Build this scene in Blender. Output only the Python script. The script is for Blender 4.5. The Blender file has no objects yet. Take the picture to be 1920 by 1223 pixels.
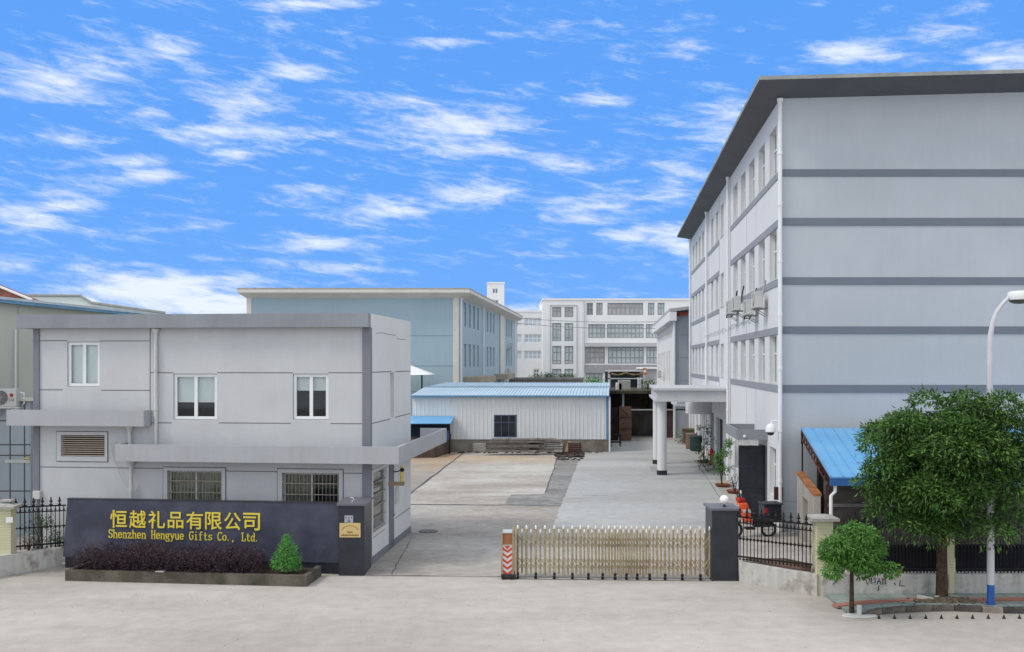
import bpy, math, random
from math import sin, cos, pi, radians, sqrt
from mathutils import Vector
random.seed(7)
SC = bpy.context.scene
COL = SC.collection

# ------------------------------------------------------------------ camera
FPX, HOR, CX, EYE = 1800.0, 680.0, 960.0, 6.0
cd = bpy.data.cameras.new('camera'); cam = bpy.data.objects.new('camera', cd); COL.objects.link(cam)
cam.location = (0, 0, EYE); cam.rotation_euler = (pi/2, 0, 0)
cd.sensor_width = 36; cd.lens = 36*FPX/1920.0; cd.shift_y = (HOR-611.5)/1920.0
cd.clip_start = .1; cd.clip_end = 3000
SC.camera = cam

# ------------------------------------------------------------------ sun
SUN_EL, SUN_AZ = radians(52), radians(-112)       # azimuth measured from +Y towards +X
sd = bpy.data.lights.new('sun', 'SUN'); sd.energy = 1.35; sd.angle = radians(16); sd.color = (1, .93, .82)
sun = bpy.data.objects.new('sun', sd); COL.objects.link(sun)
sv = Vector((sin(SUN_AZ)*cos(SUN_EL), cos(SUN_AZ)*cos(SUN_EL), sin(SUN_EL)))
sun.rotation_euler = sv.to_track_quat('Z', 'Y').to_euler(); sun.location = (0, 0, 60)

# ------------------------------------------------------------------ world: sky with clouds
W = bpy.data.worlds.new('World'); SC.world = W; W.use_nodes = True
def world():
    nt = W.node_tree; N = nt.nodes; L = nt.links; N.clear()
    def m(op, a, b=None, c=None, clamp=False):
        n = N.new('ShaderNodeMath'); n.operation = op; n.use_clamp = clamp
        for i, v in enumerate((a, b, c)):
            if v is None: continue
            if isinstance(v, (int, float)): n.inputs[i].default_value = v
            else: L.new(v, n.inputs[i])
        return n.outputs[0]
    def mixc(f, a, b):
        n = N.new('ShaderNodeMix'); n.data_type = 'RGBA'
        for i, v in ((0, f), (6, a), (7, b)):
            if isinstance(v, (int, float, tuple)): n.inputs[i].default_value = v
            else: L.new(v, n.inputs[i])
        return n.outputs[2]
    out = N.new('ShaderNodeOutputWorld'); bg = N.new('ShaderNodeBackground'); bg.inputs[1].default_value = .1
    L.new(bg.outputs[0], out.inputs[0])
    sky = N.new('ShaderNodeTexSky'); sky.sky_type = 'NISHITA'; sky.sun_disc = False
    sky.sun_elevation = SUN_EL; sky.sun_rotation = SUN_AZ; sky.air_density = 1.0; sky.dust_density = .3; sky.ozone_density = 2.5
    tc = N.new('ShaderNodeTexCoord'); sx = N.new('ShaderNodeSeparateXYZ'); L.new(tc.outputs['Generated'], sx.inputs[0])
    x, y, z = sx.outputs
    ym = m('MAXIMUM', y, .05); a = m('DIVIDE', x, ym); e = m('DIVIDE', z, ym)
    # flattened, slightly tilted direction space for the streaks
    def noise(kx, kz, sc, det, rough, off, dist=0):
        c = N.new('ShaderNodeCombineXYZ')
        zz = m('ADD', z, m('MULTIPLY', x, .10))
        L.new(m('MULTIPLY', x, kx), c.inputs[0]); L.new(m('MULTIPLY', y, kx), c.inputs[1]); L.new(m('ADD', m('MULTIPLY', zz, kz), off), c.inputs[2])
        n = N.new('ShaderNodeTexNoise'); n.inputs['Scale'].default_value = sc; n.inputs['Detail'].default_value = det
        n.inputs['Roughness'].default_value = rough; n.inputs['Distortion'].default_value = dist; L.new(c.outputs[0], n.inputs['Vector'])
        return n.outputs[0]
    big = noise(1, 2.6, 5.5, 4, .55, 3.1, .3)
    fine = noise(1, 4.6, 21, 10, .66, 8.3, .3)
    blobs = [(110,150,110,38,1), (200,185,60,22,.6), (285,545,150,34,1.6), (395,572,130,26,1.5), (450,247,120,16,.9), (315,92,50,24,.8), (270,333,72,15,1.1),
             (240,302,90,11,.8), (830,235,130,42,.9), (760,195,80,18,.7), (885,362,85,22,1.1), (1110,385,90,34,.9), (715,392,70,24,.9), (130,385,60,15,.8),
             (30,408,70,18,1.1), (1265,345,80,42,.7), (1290,452,80,30,1.0), (1590,98,75,22,1), (1740,65,50,12,.6), (540,135,60,18,.9), (450,192,55,30,.8),
             (1130,187,55,12,.8), (1070,300,100,22,.7), (600,458,70,12,.9), (640,502,55,13,.9), (830,82,75,10,.7), (590,8,90,9,.9), (1185,440,80,18,.7),
             (285,215,50,22,.7), (880,280,120,22,.7), (30,495,50,16,.7), (1350,230,90,50,.6), (250,497,60,9,.8), (440,290,45,9,.9), (90,265,80,14,.6), (1880,110,60,25,.7), (900,580,200,14,.5), (580,365,90,14,.5)]
    acc = None
    for px, py, wx, wy, amp in blobs:
        u = m('MULTIPLY', m('SUBTRACT', a, (px-CX)/FPX), FPX/wx); v = m('MULTIPLY', m('SUBTRACT', e, (HOR-py)/FPX), FPX/wy)
        g = m('MULTIPLY', m('EXPONENT', m('MULTIPLY', m('ADD', m('MULTIPLY', u, u), m('MULTIPLY', v, v)), -.75)), amp)
        acc = g if acc is None else m('MAXIMUM', acc, g)
    dens = m('ADD', m('MULTIPLY', acc, .74), m('MULTIPLY', m('SUBTRACT', big, .55), .8))
    dens = m('ADD', dens, m('MULTIPLY', m('SUBTRACT', fine, .5), 2.3))
    mr = N.new('ShaderNodeMapRange'); mr.interpolation_type = 'SMOOTHSTEP'
    L.new(dens, mr.inputs[0]); mr.inputs[1].default_value = -.04; mr.inputs[2].default_value = 1.05
    cl = m('MULTIPLY', mr.outputs[0], .92)
    # unseen closed cloud deck overhead and behind the gate road, added to whiten the light
    dk = N.new('ShaderNodeMapRange'); dk.interpolation_type = 'SMOOTHSTEP'; L.new(m('ADD', z, m('MULTIPLY', m('SUBTRACT', big, .5), .3)), dk.inputs[0]); dk.inputs[1].default_value = .40; dk.inputs[2].default_value = .56
    bk = N.new('ShaderNodeMapRange'); bk.interpolation_type = 'SMOOTHSTEP'; L.new(m('ADD', y, m('MULTIPLY', m('SUBTRACT', big, .5), .3)), bk.inputs[0]); bk.inputs[1].default_value = .45; bk.inputs[2].default_value = .1
    deck = m('MAXIMUM', dk.outputs[0], bk.outputs[0])
    blue = mixc(.14, (.80, 2.85, 7.7, 1), sky.outputs[0])
    c1 = mixc(cl, blue, (6.8, 7.3, 7.9, 1))
    dcol = mixc(m('MULTIPLY', big, 1.0, clamp=True), (7.0, 7.6, 8.6, 1), (9.6, 9.9, 10.4, 1))
    L.new(mixc(deck, c1, dcol), bg.inputs[0])
world()
SC.view_settings.view_transform = 'Standard'; SC.view_settings.look = 'None'; SC.view_settings.exposure = .40; SC.view_settings.gamma = 1
SC.render.engine = 'CYCLES'; SC.cycles.use_denoising = True; SC.cycles.max_bounces = 6

# ------------------------------------------------------------------ helpers
def gnd(px, py):
    D = FPX*EYE/(py-HOR); return ((px-CX)*D/FPX, D)
def at(px, py, D): return Vector(((px-CX)*D/FPX, D, EYE-(py-HOR)*D/FPX))
class Fr:                                       # a vertical wall plane: s along it, n into the building
    oz = 0.0
    def __init__(q, ox, oy, dx, dy, side=1):
        l = sqrt(dx*dx+dy*dy); q.ox, q.oy, q.dx, q.dy = ox, oy, dx/l, dy/l; q.nx, q.ny = -q.dy*side, q.dx*side
    def P(q, s, n, z): return Vector((q.ox+s*q.dx+n*q.nx, q.oy+s*q.dy+n*q.ny, z+q.oz))
    def s(q, px, n=0):
        k = (px-CX)/FPX; return (k*(q.oy+n*q.ny)-(q.ox+n*q.nx))/(q.dx-k*q.dy)
    def z(q, px, py, n=0):
        D = q.oy+q.s(px, n)*q.dy+n*q.ny; return EYE-(py-HOR)*D/FPX
    def r(q, x0, y0, x1, y1, n=0):
        xm = (x0+x1)/2; return q.s(x0, n), q.s(x1, n), q.z(xm, y1, n), q.z(xm, y0, n)
WORLD = Fr(0, 0, 1, 0)
BASE = {}
def tag(o, label=None, cat=None, group=None, kind=None):
    if label: o['label'] = label
    if cat: o['category'] = cat
    if group: o['group'] = group
    if kind: o['kind'] = kind
    return o
def thing(name, loc, label, cat, group=None):
    o = bpy.data.objects.new(name, None); COL.objects.link(o); o.location = loc; o.empty_display_size = .3
    BASE[o] = Vector(loc); return tag(o, label, cat, group)
def dup(o, parent=None, loc=None, label=None, group=None):
    c = o.copy(); COL.objects.link(c); c.parent = parent
    BASE[c] = Vector(loc) if loc is not None else (BASE[parent] if parent else BASE[o])
    if loc is not None: c.location = loc
    if label: c['label'] = label
    if group: c['group'] = group
    for ch in [k for k in bpy.data.objects if k.parent == o and k is not c]: dup(ch, c)
    return c
class MB:
    def __init__(q): q.v = []; q.f = []
    def quad(q, *p):
        b = len(q.v); q.v += [Vector(a) for a in p]; q.f.append(tuple(range(b, b+len(p)))); return q
    def box(q, s0, s1, n0, n1, z0, z1, fr=WORLD):
        b = len(q.v)
        for z in (z0, z1):
            for s, n in ((s0, n0), (s1, n0), (s1, n1), (s0, n1)): q.v.append(fr.P(s, n, z))
        for f in ((0,3,2,1), (4,5,6,7), (0,1,5,4), (1,2,6,5), (2,3,7,6), (3,0,4,7)): q.f.append(tuple(b+i for i in f))
        return q
    def prism(q, poly, z0, z1):
        b = len(q.v); n = len(poly)
        z0s = z0 if isinstance(z0, (list, tuple)) else [z0]*n; z1s = z1 if isinstance(z1, (list, tuple)) else [z1]*n
        q.v += [Vector((p[0], p[1], zz)) for p, zz in zip(poly, z0s)]+[Vector((p[0], p[1], zz)) for p, zz in zip(poly, z1s)]
        q.f.append(tuple(b+i for i in range(n))[::-1]); q.f.append(tuple(b+n+i for i in range(n)))
        for i in range(n): q.f.append((b+i, b+(i+1) % n, b+n+(i+1) % n, b+n+i))
        return q
    def extr(q, pts, off):                       # polygon of 3D points pushed along off
        b = len(q.v); n = len(pts); off = Vector(off)
        q.v += [Vector(p) for p in pts]+[Vector(p)+off for p in pts]
        q.f.append(tuple(b+i for i in range(n))[::-1]); q.f.append(tuple(b+n+i for i in range(n)))
        for i in range(n): q.f.append((b+i, b+(i+1) % n, b+n+(i+1) % n, b+n+i))
        return q
    def tube(q, pts, r, seg=8):
        pts = [Vector(p) for p in pts]; n = len(pts); rs = r if isinstance(r, (list, tuple)) else [r]*n
        b = len(q.v); up = None
        for i, p in enumerate(pts):
            d = (pts[min(i+1, n-1)]-pts[max(i-1, 0)]).normalized()
            if up is None:
                up = Vector((0, 0, 1)) if abs(d.z) < .9 else Vector((1, 0, 0))
            a = d.cross(up).normalized(); c = a.cross(d); up = c
            for k in range(seg):
                t = 2*pi*k/seg; q.v.append(p+(a*cos(t)+c*sin(t))*rs[i])
        for i in range(n-1):
            for k in range(seg):
                k2 = (k+1) % seg; q.f.append((b+i*seg+k, b+i*seg+k2, b+(i+1)*seg+k2, b+(i+1)*seg+k))
        q.f.append(tuple(b+k for k in range(seg))[::-1]); q.f.append(tuple(b+(n-1)*seg+k for k in range(seg)))
        return q
    def lathe(q, c, prof, seg=16, sx=1, sy=1):
        b = len(q.v); c = Vector(c)
        for r, z in prof:
            for k in range(seg):
                t = 2*pi*k/seg; q.v.append(c+Vector((r*cos(t)*sx, r*sin(t)*sy, z)))
        n = len(prof)
        for i in range(n-1):
            for k in range(seg):
                k2 = (k+1) % seg; q.f.append((b+i*seg+k, b+i*seg+k2, b+(i+1)*seg+k2, b+(i+1)*seg+k))
        q.f.append(tuple(b+k for k in range(seg))[::-1]); q.f.append(tuple(b+(n-1)*seg+k for k in range(seg)))
        return q
    def ball(q, c, r, seg=14, sz=1):
        return q.lathe(c, [(max(r*sin(pi*i/10), .001), -r*sz*cos(pi*i/10)) for i in range(11)], seg)
    def obj(q, name, mat, parent=None, smooth=False, bevel=0, loc=None):
        base = BASE[parent] if parent else Vector(loc) if loc is not None else Vector((0, 0, 0))
        me = bpy.data.meshes.new(name); me.from_pydata([tuple(v-base) for v in q.v], [], q.f)
        me.materials.append(mat)
        if smooth:
            me.shade_smooth()
            try: me.set_sharp_from_angle(angle=radians(40))
            except Exception: pass
        me.update()
        o = bpy.data.objects.new(name, me); COL.objects.link(o)
        if parent: o.parent = parent
        else: o.location = base
        BASE[o] = base
        if bevel:
            bv = o.modifiers.new('bevel', 'BEVEL'); bv.width = bevel; bv.segments = 2; bv.limit_method = 'ANGLE'
        return o
def each(mb, name, mat, parent):               # one part per box
    for i in range(len(mb.f)//6):
        q = MB(); q.v = mb.v[i*8:i*8+8]; q.f = [tuple(a-i*8 for a in f) for f in mb.f[i*6:i*6+6]]; q.obj(name, mat, parent)
def wallholes(mb, fr, s0, s1, z0, z1, holes, depth, n=0):
    ss = sorted({s0, s1, *[h[0] for h in holes], *[h[1] for h in holes]}); zz = sorted({z0, z1, *[h[2] for h in holes], *[h[3] for h in holes]})
    ss = [s for s in ss if s0 <= s <= s1]; zz = [z for z in zz if z0 <= z <= z1]
    for i in range(len(ss)-1):
        for j in range(len(zz)-1):
            sm, zm = (ss[i]+ss[i+1])/2, (zz[j]+zz[j+1])/2
            if any(h[0] < sm < h[1] and h[2] < zm < h[3] for h in holes): continue
            mb.quad(fr.P(ss[i], n, zz[j]), fr.P(ss[i+1], n, zz[j]), fr.P(ss[i+1], n, zz[j+1]), fr.P(ss[i], n, zz[j+1]))
    for a, b, c, d in holes:
        for p, q_ in (((a, c), (b, c)), ((b, c), (b, d)), ((b, d), (a, d)), ((a, d), (a, c))):
            mb.quad(fr.P(p[0], n, p[1]), fr.P(q_[0], n, q_[1]), fr.P(q_[0], n+depth, q_[1]), fr.P(p[0], n+depth, p[1]))

# ------------------------------------------------------------------ materials
def mat(name, col, rough=.8, var=.12, sc=1.5, bump=0, bsc=60, metal=0, col2=None, streak=0, spec=.3, stain=None, stain_amt=0, stain_sc=.6, emit=0):
    M = bpy.data.materials.new(name); M.use_nodes = True; nt = M.node_tree; N = nt.nodes; L = nt.links
    b = N['Principled BSDF']; b.inputs['Roughness'].default_value = rough; b.inputs['Metallic'].default_value = metal
    b.inputs['Specular IOR Level'].default_value = spec
    tc = N.new('ShaderNodeTexCoord'); co = tc.outputs['Object']
    def noise(s, d=4, r=.55, vec=co):
        n = N.new('ShaderNodeTexNoise'); n.inputs['Scale'].default_value = s; n.inputs['Detail'].default_value = d; n.inputs['Roughness'].default_value = r
        L.new(vec, n.inputs['Vector']); return n.outputs[0]
    def ramp(v, p0, p1, c0, c1):
        r = N.new('ShaderNodeValToRGB'); L.new(v, r.inputs[0]); e = r.color_ramp.elements
        e[0].position = p0; e[1].position = p1; e[0].color = c0; e[1].color = c1; return r.outputs[0]
    c = tuple(col)+(1,); c2 = tuple(col2)+(1,) if col2 else tuple(max(v*(1-var*2), 0) for v in col)+(1,)
    cc = ramp(noise(sc, 6, .62), .34, .72, c2, c)
    def mix(f, x, y, bt='MIX'):
        m = N.new('ShaderNodeMix'); m.data_type = 'RGBA'; m.blend_type = bt
        for i, v in ((0, f), (6, x), (7, y)):
            if isinstance(v, (int, float, tuple)): m.inputs[i].default_value = v
            else: L.new(v, m.inputs[i])
        return m.outputs[2]
    if streak:                                   # rain streaks running down the wall
        mp = N.new('ShaderNodeMapping'); mp.inputs['Scale'].default_value = (3.5, 3.5, .22); L.new(co, mp.inputs[0])
        k = ramp(noise(1.6, 5, .6, mp.outputs[0]), .42, .75, (0, 0, 0, 1), (streak, streak, streak, 1))
        cc = mix(k, cc, tuple(v*.55 for v in col)+(1,))
    if stain:
        k = ramp(noise(stain_sc, 8, .65), .5, .68, (0, 0, 0, 1), (stain_amt,)*3+(1,))
        cc = mix(k, cc, tuple(stain)+(1,))
    fn = noise(bsc*.7, 3); cc = mix(1.0, cc, ramp(fn, .2, .8, (.93,)*3+(1,), (1.04,)*3+(1,)), 'MULTIPLY') if bump or var else cc
    L.new(cc, b.inputs['Base Color'])
    if bump:
        bp = N.new('ShaderNodeBump'); bp.inputs['Strength'].default_value = bump; bp.inputs['Distance'].default_value = .02
        L.new(noise(bsc, 5, .6), bp.inputs['Height']); L.new(bp.outputs[0], b.inputs['Normal'])
    if emit: b.inputs['Emission Color'].default_value = c; b.inputs['Emission Strength'].default_value = emit
    return M
def leafmat(name, dark, light, trans=.25):
    M = bpy.data.materials.new(name); M.use_nodes = True; nt = M.node_tree; N = nt.nodes; L = nt.links
    b = N['Principled BSDF']; b.inputs['Roughness'].default_value = .5; b.inputs['Specular IOR Level'].default_value = .35
    g = N.new('ShaderNodeNewGeometry'); r = N.new('ShaderNodeValToRGB'); L.new(g.outputs['Random Per Island'], r.inputs[0])
    r.color_ramp.elements[0].color = tuple(dark)+(1,); r.color_ramp.elements[1].color = tuple(light)+(1,)
    L.new(r.outputs[0], b.inputs['Base Color'])
    t = N.new('ShaderNodeBsdfTranslucent'); L.new(r.outputs[0], t.inputs[0]); mx = N.new('ShaderNodeMixShader'); mx.inputs[0].default_value = trans
    L.new(b.outputs[0], mx.inputs[1]); L.new(t.outputs[0], mx.inputs[2]); L.new(mx.outputs[0], N['Material Output'].inputs[0])
    return M
def glassmat(name, tint, k=.55):                 # window glass: part mirror, part see-through
    M = bpy.data.materials.new(name); M.use_nodes = True; nt = M.node_tree; N = nt.nodes; L = nt.links; N.remove(N['Principled BSDF'])
    t = N.new('ShaderNodeBsdfTransparent'); t.inputs[0].default_value = tuple(tint)+(1,)
    g = N.new('ShaderNodeBsdfGlossy'); g.inputs['Roughness'].default_value = .03
    fz = N.new('ShaderNodeFresnel'); fz.inputs[0].default_value = 1.5; a = N.new('ShaderNodeMath'); a.operation = 'MULTIPLY_ADD'; a.inputs[1].default_value = .7; a.inputs[2].default_value = .0; a.use_clamp = True
    L.new(fz.outputs[0], a.inputs[0]); mx = N.new('ShaderNodeMixShader'); L.new(a.outputs[0], mx.inputs[0]); L.new(t.outputs[0], mx.inputs[1]); L.new(g.outputs[0], mx.inputs[2])
    L.new(mx.outputs[0], N['Material Output'].inputs[0]); return M
PL = mat('grey_plaster', (.53,.54,.555), .85, .035, .7, .25, 90, streak=.09, stain=(.36,.36,.39), stain_amt=.25, stain_sc=.5)
PLS = mat('pale_lit_plaster', (.67,.68,.69), .85, .035, .7, .25, 90, streak=.1)  # gatehouse side's brighter light put into the colour; pale porch columns share it
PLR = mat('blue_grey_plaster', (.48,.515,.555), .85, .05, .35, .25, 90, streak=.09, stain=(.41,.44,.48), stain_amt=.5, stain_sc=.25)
PLRS = mat('lit_grey_plaster', (.68,.685,.70), .85, .03, .3, .2, 90, streak=.08)  # factory plaster made lighter to paint in the light on its side
DK = mat('dark_grey_paint', (.20,.21,.245), .8, .06, 1, .2, 90, streak=.1)
DKF = mat('fascia_grey_paint', (.27,.29,.32), .8, .06, .8, .2, 90, streak=.25, stain=(.17,.17,.19), stain_amt=.4)
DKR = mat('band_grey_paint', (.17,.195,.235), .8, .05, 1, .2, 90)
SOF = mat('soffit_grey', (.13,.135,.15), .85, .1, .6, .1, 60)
CAN = mat('canopy_grey', (.41,.42,.445), .85, .05, .9, .2, 90, streak=.22, stain=(.30,.29,.28), stain_amt=.3)
GRVW = mat('wall_groove', (.19,.19,.21), .9, .1)
DKRS = mat('band_grey_paint_lit', (.30,.31,.34), .8, .05, 1, .2, 90)  # same band paint as the front, lightened to carry the side light
BLUET = mat('faded_blue_trim', (.11,.27,.46), .5, .1, 2)
GRV = mat('groove_dark', (.10,.10,.11), .9, .1)
WH = mat('white_pvc', (.74,.76,.77), .45, .04, 2)
WHD = mat('dirty_white_paint', (.60,.61,.60), .7, .1, 2, .1, 50, streak=.2)
INT = mat('dark_interior', (.03,.03,.032), .9, .3, 1)
GL = glassmat('clear_glass', (.95,.98,.98))
GLD = mat('dark_window_glass', (.06,.075,.08), .08, .3, .35, spec=.9, col2=(.16,.19,.20))
GLP = mat('pale_window_glass', (.66,.71,.71), .12, .3, .25, spec=.8, col2=(.36,.42,.43))
GLPK = mat('curtained_window_glass', (.50,.46,.44), .15, .3, .5, spec=.7, col2=(.34,.32,.32))
BLIND = mat('roller_blind', (.86,.88,.88), .8, .05, 1)
CURT = mat('beige_curtain', (.42,.40,.33), .9, .3, 3)
BAR = mat('steel_bars', (.36,.32,.26), .4, .15, 8, metal=.3)
BLKG = mat('black_granite', (.062,.068,.105), .42, .2, 1.2, .05, 120, spec=.35, stain=(.10,.10,.135), stain_amt=.5)
BLKP = mat('black_polished_stone', (.028,.032,.048), .35, .3, 2, .03, 150, spec=.5)
GOLD = mat('yellow_letter_paint', (.74,.60,.075), .5, .05, 4)
CONC = mat('weathered_concrete', (.42,.41,.38), .9, .12, .9, .5, 30, stain=(.13,.12,.10), stain_amt=.75, stain_sc=1.1)
CONC2 = mat('pale_wall_concrete', (.58,.57,.54), .9, .12, 1.6, .4, 30, stain=(.20,.17,.14), stain_amt=.95, stain_sc=1.8, streak=.8)
IRON = mat('rust_brown_iron', (.028,.022,.024), .55, .4, 6, .2, 60, metal=.3)
IRONB = mat('black_iron', (.02,.02,.028), .5, .3, 6, metal=.3)
BRASS = mat('tarnished_gold_steel', (.50,.42,.27), .42, .2, 5, metal=.35, stain=(.30,.17,.07), stain_amt=.6, stain_sc=1.2)
BRASSL = mat('bright_cap_steel', (.85,.83,.74), .3, .1, 5, metal=.5)
RED = mat('red_reflective_paint', (.62,.075,.035), .5, .15, 5)
WSTR = mat('white_reflective_paint', (.60,.60,.58), .5, .1, 5)
ORG = mat('orange_panel', (.42,.16,.07), .5, .25, 4)
BLUER = mat('blue_roof_sheet', (.14,.38,.66), .45, .08, .5, .0, 20, spec=.4, stain=(.20,.40,.58), stain_amt=.5)
BLUEP = mat('pale_blue_roof_sheet', (.48,.62,.73), .5, .1, .4, .0, 20, stain=(.60,.64,.66), stain_amt=.6)
BLUED = mat('blue_trim', (.035,.13,.36), .45, .1, 1)
BLUEW = mat('blue_wall_paint', (.35,.46,.53), .85, .05, .25, .1, 50, streak=.1, stain=(.33,.44,.48), stain_amt=.4, stain_sc=.2)
BLUES = mat('grey_blue_wall_paint', (.40,.50,.56), .85, .05, .25, .1, 50, streak=.1)
CREAM = mat('cream_trim', (.68,.66,.60), .8, .08, .5)
CREAMT = mat('cream_tile', (.58,.57,.38), .55, .05, 3, .15, 40)
CREAMW = mat('cream_wall_paint', (.50,.51,.43), .85, .05, .3, streak=.1)
WALLW = mat('white_wall_paint', (.82,.82,.82), .85, .05, .15, streak=.06)
WALLG = mat('pale_grey_wall_paint', (.52,.52,.54), .85, .05, .2)
BROWN = mat('rusty_brown_board', (.20,.12,.085), .85, .3, 1.5, .3, 30, streak=.4, stain=(.09,.05,.04), stain_amt=.6)
DWOOD = mat('weathered_grey_wood', (.20,.185,.17), .9, .5, 2, .4, 30)
REDT = mat('red_roof_tile', (.30,.12,.09), .8, .2, 1.5, .3, 20)
TERRA = mat('terracotta', (.30,.10,.05), .8, .2, 4)
BARK = mat('brown_bark', (.11,.075,.05), .9, .4, 8, .6, 40)
BLK = mat('black_rubber', (.015,.015,.018), .6, .2, 5)
REDM = mat('red_paint', (.45,.02,.015), .4, .1, 5)
ORNG = mat('orange_scooter_paint', (.80,.10,.02), .3, .05, 5, spec=.6)
LGRY = mat('light_grey_plastic', (.55,.55,.54), .5, .05, 3)
LAMPB = mat('lamp_blue_paint', (.03,.11,.42), .45, .1, 4)
LAMPW = mat('lamp_grey_white_paint', (.56,.56,.60), .45, .06, 3, streak=.15)
GLOBE = mat('white_glass_globe', (.80,.80,.80), .25, .02, 3)
BRICK = mat('dark_brick_wall', (.10,.085,.08), .9, .35, 1.2, .4, 20)
GLF = mat('greenish_window_glass', (.22,.27,.26), .1, .3, .4, spec=.8, col2=(.10,.13,.13))
DKM = mat('dark_corrugated', (.08,.07,.075), .8, .4, .5)
# ------------------------------------------------------------------ ground and paving
def groundmat(name, cols, scale=.18, seed=0., crack=.0, rust=None, speck=.1, bands=0, rough=.9):
    M = bpy.data.materials.new(name); M.use_nodes = True; nt = M.node_tree; N = nt.nodes; L = nt.links
    b = N['Principled BSDF']; b.inputs['Roughness'].default_value = rough; b.inputs['Specular IOR Level'].default_value = .25
    tc = N.new('ShaderNodeTexCoord'); mp = N.new('ShaderNodeMapping'); mp.inputs['Location'].default_value = (seed, seed*1.7, 0); L.new(tc.outputs['Object'], mp.inputs[0])
    def noise(s, d, r, vec=mp.outputs[0], dist=0):
        n = N.new('ShaderNodeTexNoise'); n.inputs['Scale'].default_value = s; n.inputs['Detail'].default_value = d; n.inputs['Roughness'].default_value = r; n.inputs['Distortion'].default_value = dist
        L.new(vec, n.inputs['Vector']); return n.outputs[0]
    def ramp(v, st):
        r = N.new('ShaderNodeValToRGB'); L.new(v, r.inputs[0]); e = r.color_ramp.elements
        while len(e) < len(st): e.new(.5)
        for i, (p, c) in enumerate(st): e[i].position = p; e[i].color = tuple(c)+(1,)
        return r.outputs[0]
    def mix(f, x, y, bt='MIX'):
        m = N.new('ShaderNodeMix'); m.data_type = 'RGBA'; m.blend_type = bt
        for i, v in ((0, f), (6, x), (7, y)):
            if isinstance(v, (int, float, tuple)): m.inputs[i].default_value = v
            else: L.new(v, m.inputs[i])
        return m.outputs[2]
    st = N.new('ShaderNodeMapping'); st.inputs['Scale'].default_value = (.45, 1, 1); L.new(mp.outputs[0], st.inputs[0])
    c = ramp(noise(scale, 8, .62, st.outputs[0], .4), [(.33, cols[0]), (.5, cols[1]), (.68, cols[2])])
    if bands:                                    # long trowel and tyre streaks across the slab
        s2 = N.new('ShaderNodeMapping'); s2.inputs['Scale'].default_value = (.22, .9, 1); L.new(mp.outputs[0], s2.inputs[0])
        c = mix(bands, c, ramp(noise(1.2, 6, .6, s2.outputs[0], .3), [(.30, (.62,.57,.52)), (.70, (1.15,1.15,1.15))]), 'MULTIPLY')
    c = mix(1.0, c, ramp(noise(2.4, 8, .7), [(.3, (1-speck*1.6,)*3), (.7, (1+speck*.5,)*3)]), 'MULTIPLY')
    c = mix(1.0, c, ramp(noise(70, 3, .7), [(.3, (1-speck,)*3), (.7, (1+speck*.6,)*3)]), 'MULTIPLY')
    if rust:
        s = N.new('ShaderNodeSeparateXYZ'); L.new(tc.outputs['Object'], s.inputs[0])
        a = N.new('ShaderNodeMapRange'); L.new(s.outputs[1], a.inputs[0]); a.inputs[1].default_value = rust[0]; a.inputs[2].default_value = rust[1]
        k = N.new('ShaderNodeMath'); k.operation = 'MULTIPLY'; k.use_clamp = True; L.new(a.outputs[0], k.inputs[0]); L.new(ramp(noise(.7, 6, .6), [(.35, (.1,)*3), (.6, (1,)*3)]), k.inputs[1])
        c = mix(k.outputs[0], c, (.40,.27,.15,1))
    if crack:
        v = N.new('ShaderNodeTexVoronoi'); v.feature = 'DISTANCE_TO_EDGE'; v.inputs['Scale'].default_value = crack; 
        w = N.new('ShaderNodeMix'); w.data_type = 'VECTOR'; w.inputs[0].default_value = .12
        nn = N.new('ShaderNodeTexNoise'); nn.inputs['Scale'].default_value = 1.1; nn.inputs['Detail'].default_value = 5; L.new(mp.outputs[0], nn.inputs[0]); 
        L.new(mp.outputs[0], w.inputs[4]); L.new(nn.outputs[1], w.inputs[5]); L.new(w.outputs[1], v.inputs[0])
        c = mix(ramp(v.outputs[0], [(.0, (.45,)*3), (.004, (0,)*3)]), c, (.16,.15,.14,1))
    L.new(c, b.inputs['Base Color'])
    bp = N.new('ShaderNodeBump'); bp.inputs['Strength'].default_value = .35; bp.inputs['Distance'].default_value = .02; L.new(noise(25, 6, .7), bp.inputs['Height']); L.new(bp.outputs[0], b.inputs['Normal'])
    return M
def sheet(name, poly, z, m, wob=0):
    if wob:                                      # worn, uneven edges
        r = random.Random(3); pl = []
        for i in range(len(poly)):
            a, b = Vector(poly[i]), Vector(poly[(i+1) % len(poly)]); n = max(1, int((b-a).length/.35)); k = Vector((-(b-a).y, (b-a).x)).normalized()
            for j in range(n): pl.append(a.lerp(b, j/n)+k*(r.uniform(-wob, wob) if j else 0))
        poly = pl
    mb = MB(); mb.quad(*[(p[0], p[1], z) for p in poly]); return tag(mb.obj(name, m), kind='structure')
G = lambda *pp: [gnd(x, y) for x, y in pp]
ROADM = groundmat('road_concrete', [(.375,.35,.32), (.44,.41,.38), (.50,.475,.45)], .22, 3.3, 0, speck=.10, bands=.2)
YARDM = groundmat('yard_concrete', [(.32,.295,.27), (.405,.38,.35), (.48,.455,.425)], .25, 9.1, .05, speck=.18, bands=.22)
SLABM = groundmat('pale_slab_concrete', [(.34,.30,.26), (.455,.43,.39), (.58,.57,.55)], .22, 5.2, 0, rust=(56.0, 61.5), speck=.16, bands=.42)
RUSTM = groundmat('brown_slab_concrete', [(.27,.23,.20), (.33,.30,.265), (.40,.365,.33)], .2, 15.2, 0, rust=(50.0, 62), speck=.12, bands=.4)
GREYM = groundmat('grey_slab_concrete', [(.335,.335,.325), (.405,.41,.405), (.47,.475,.47)], .2, 1.2, .03, speck=.12, bands=.15)
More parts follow.
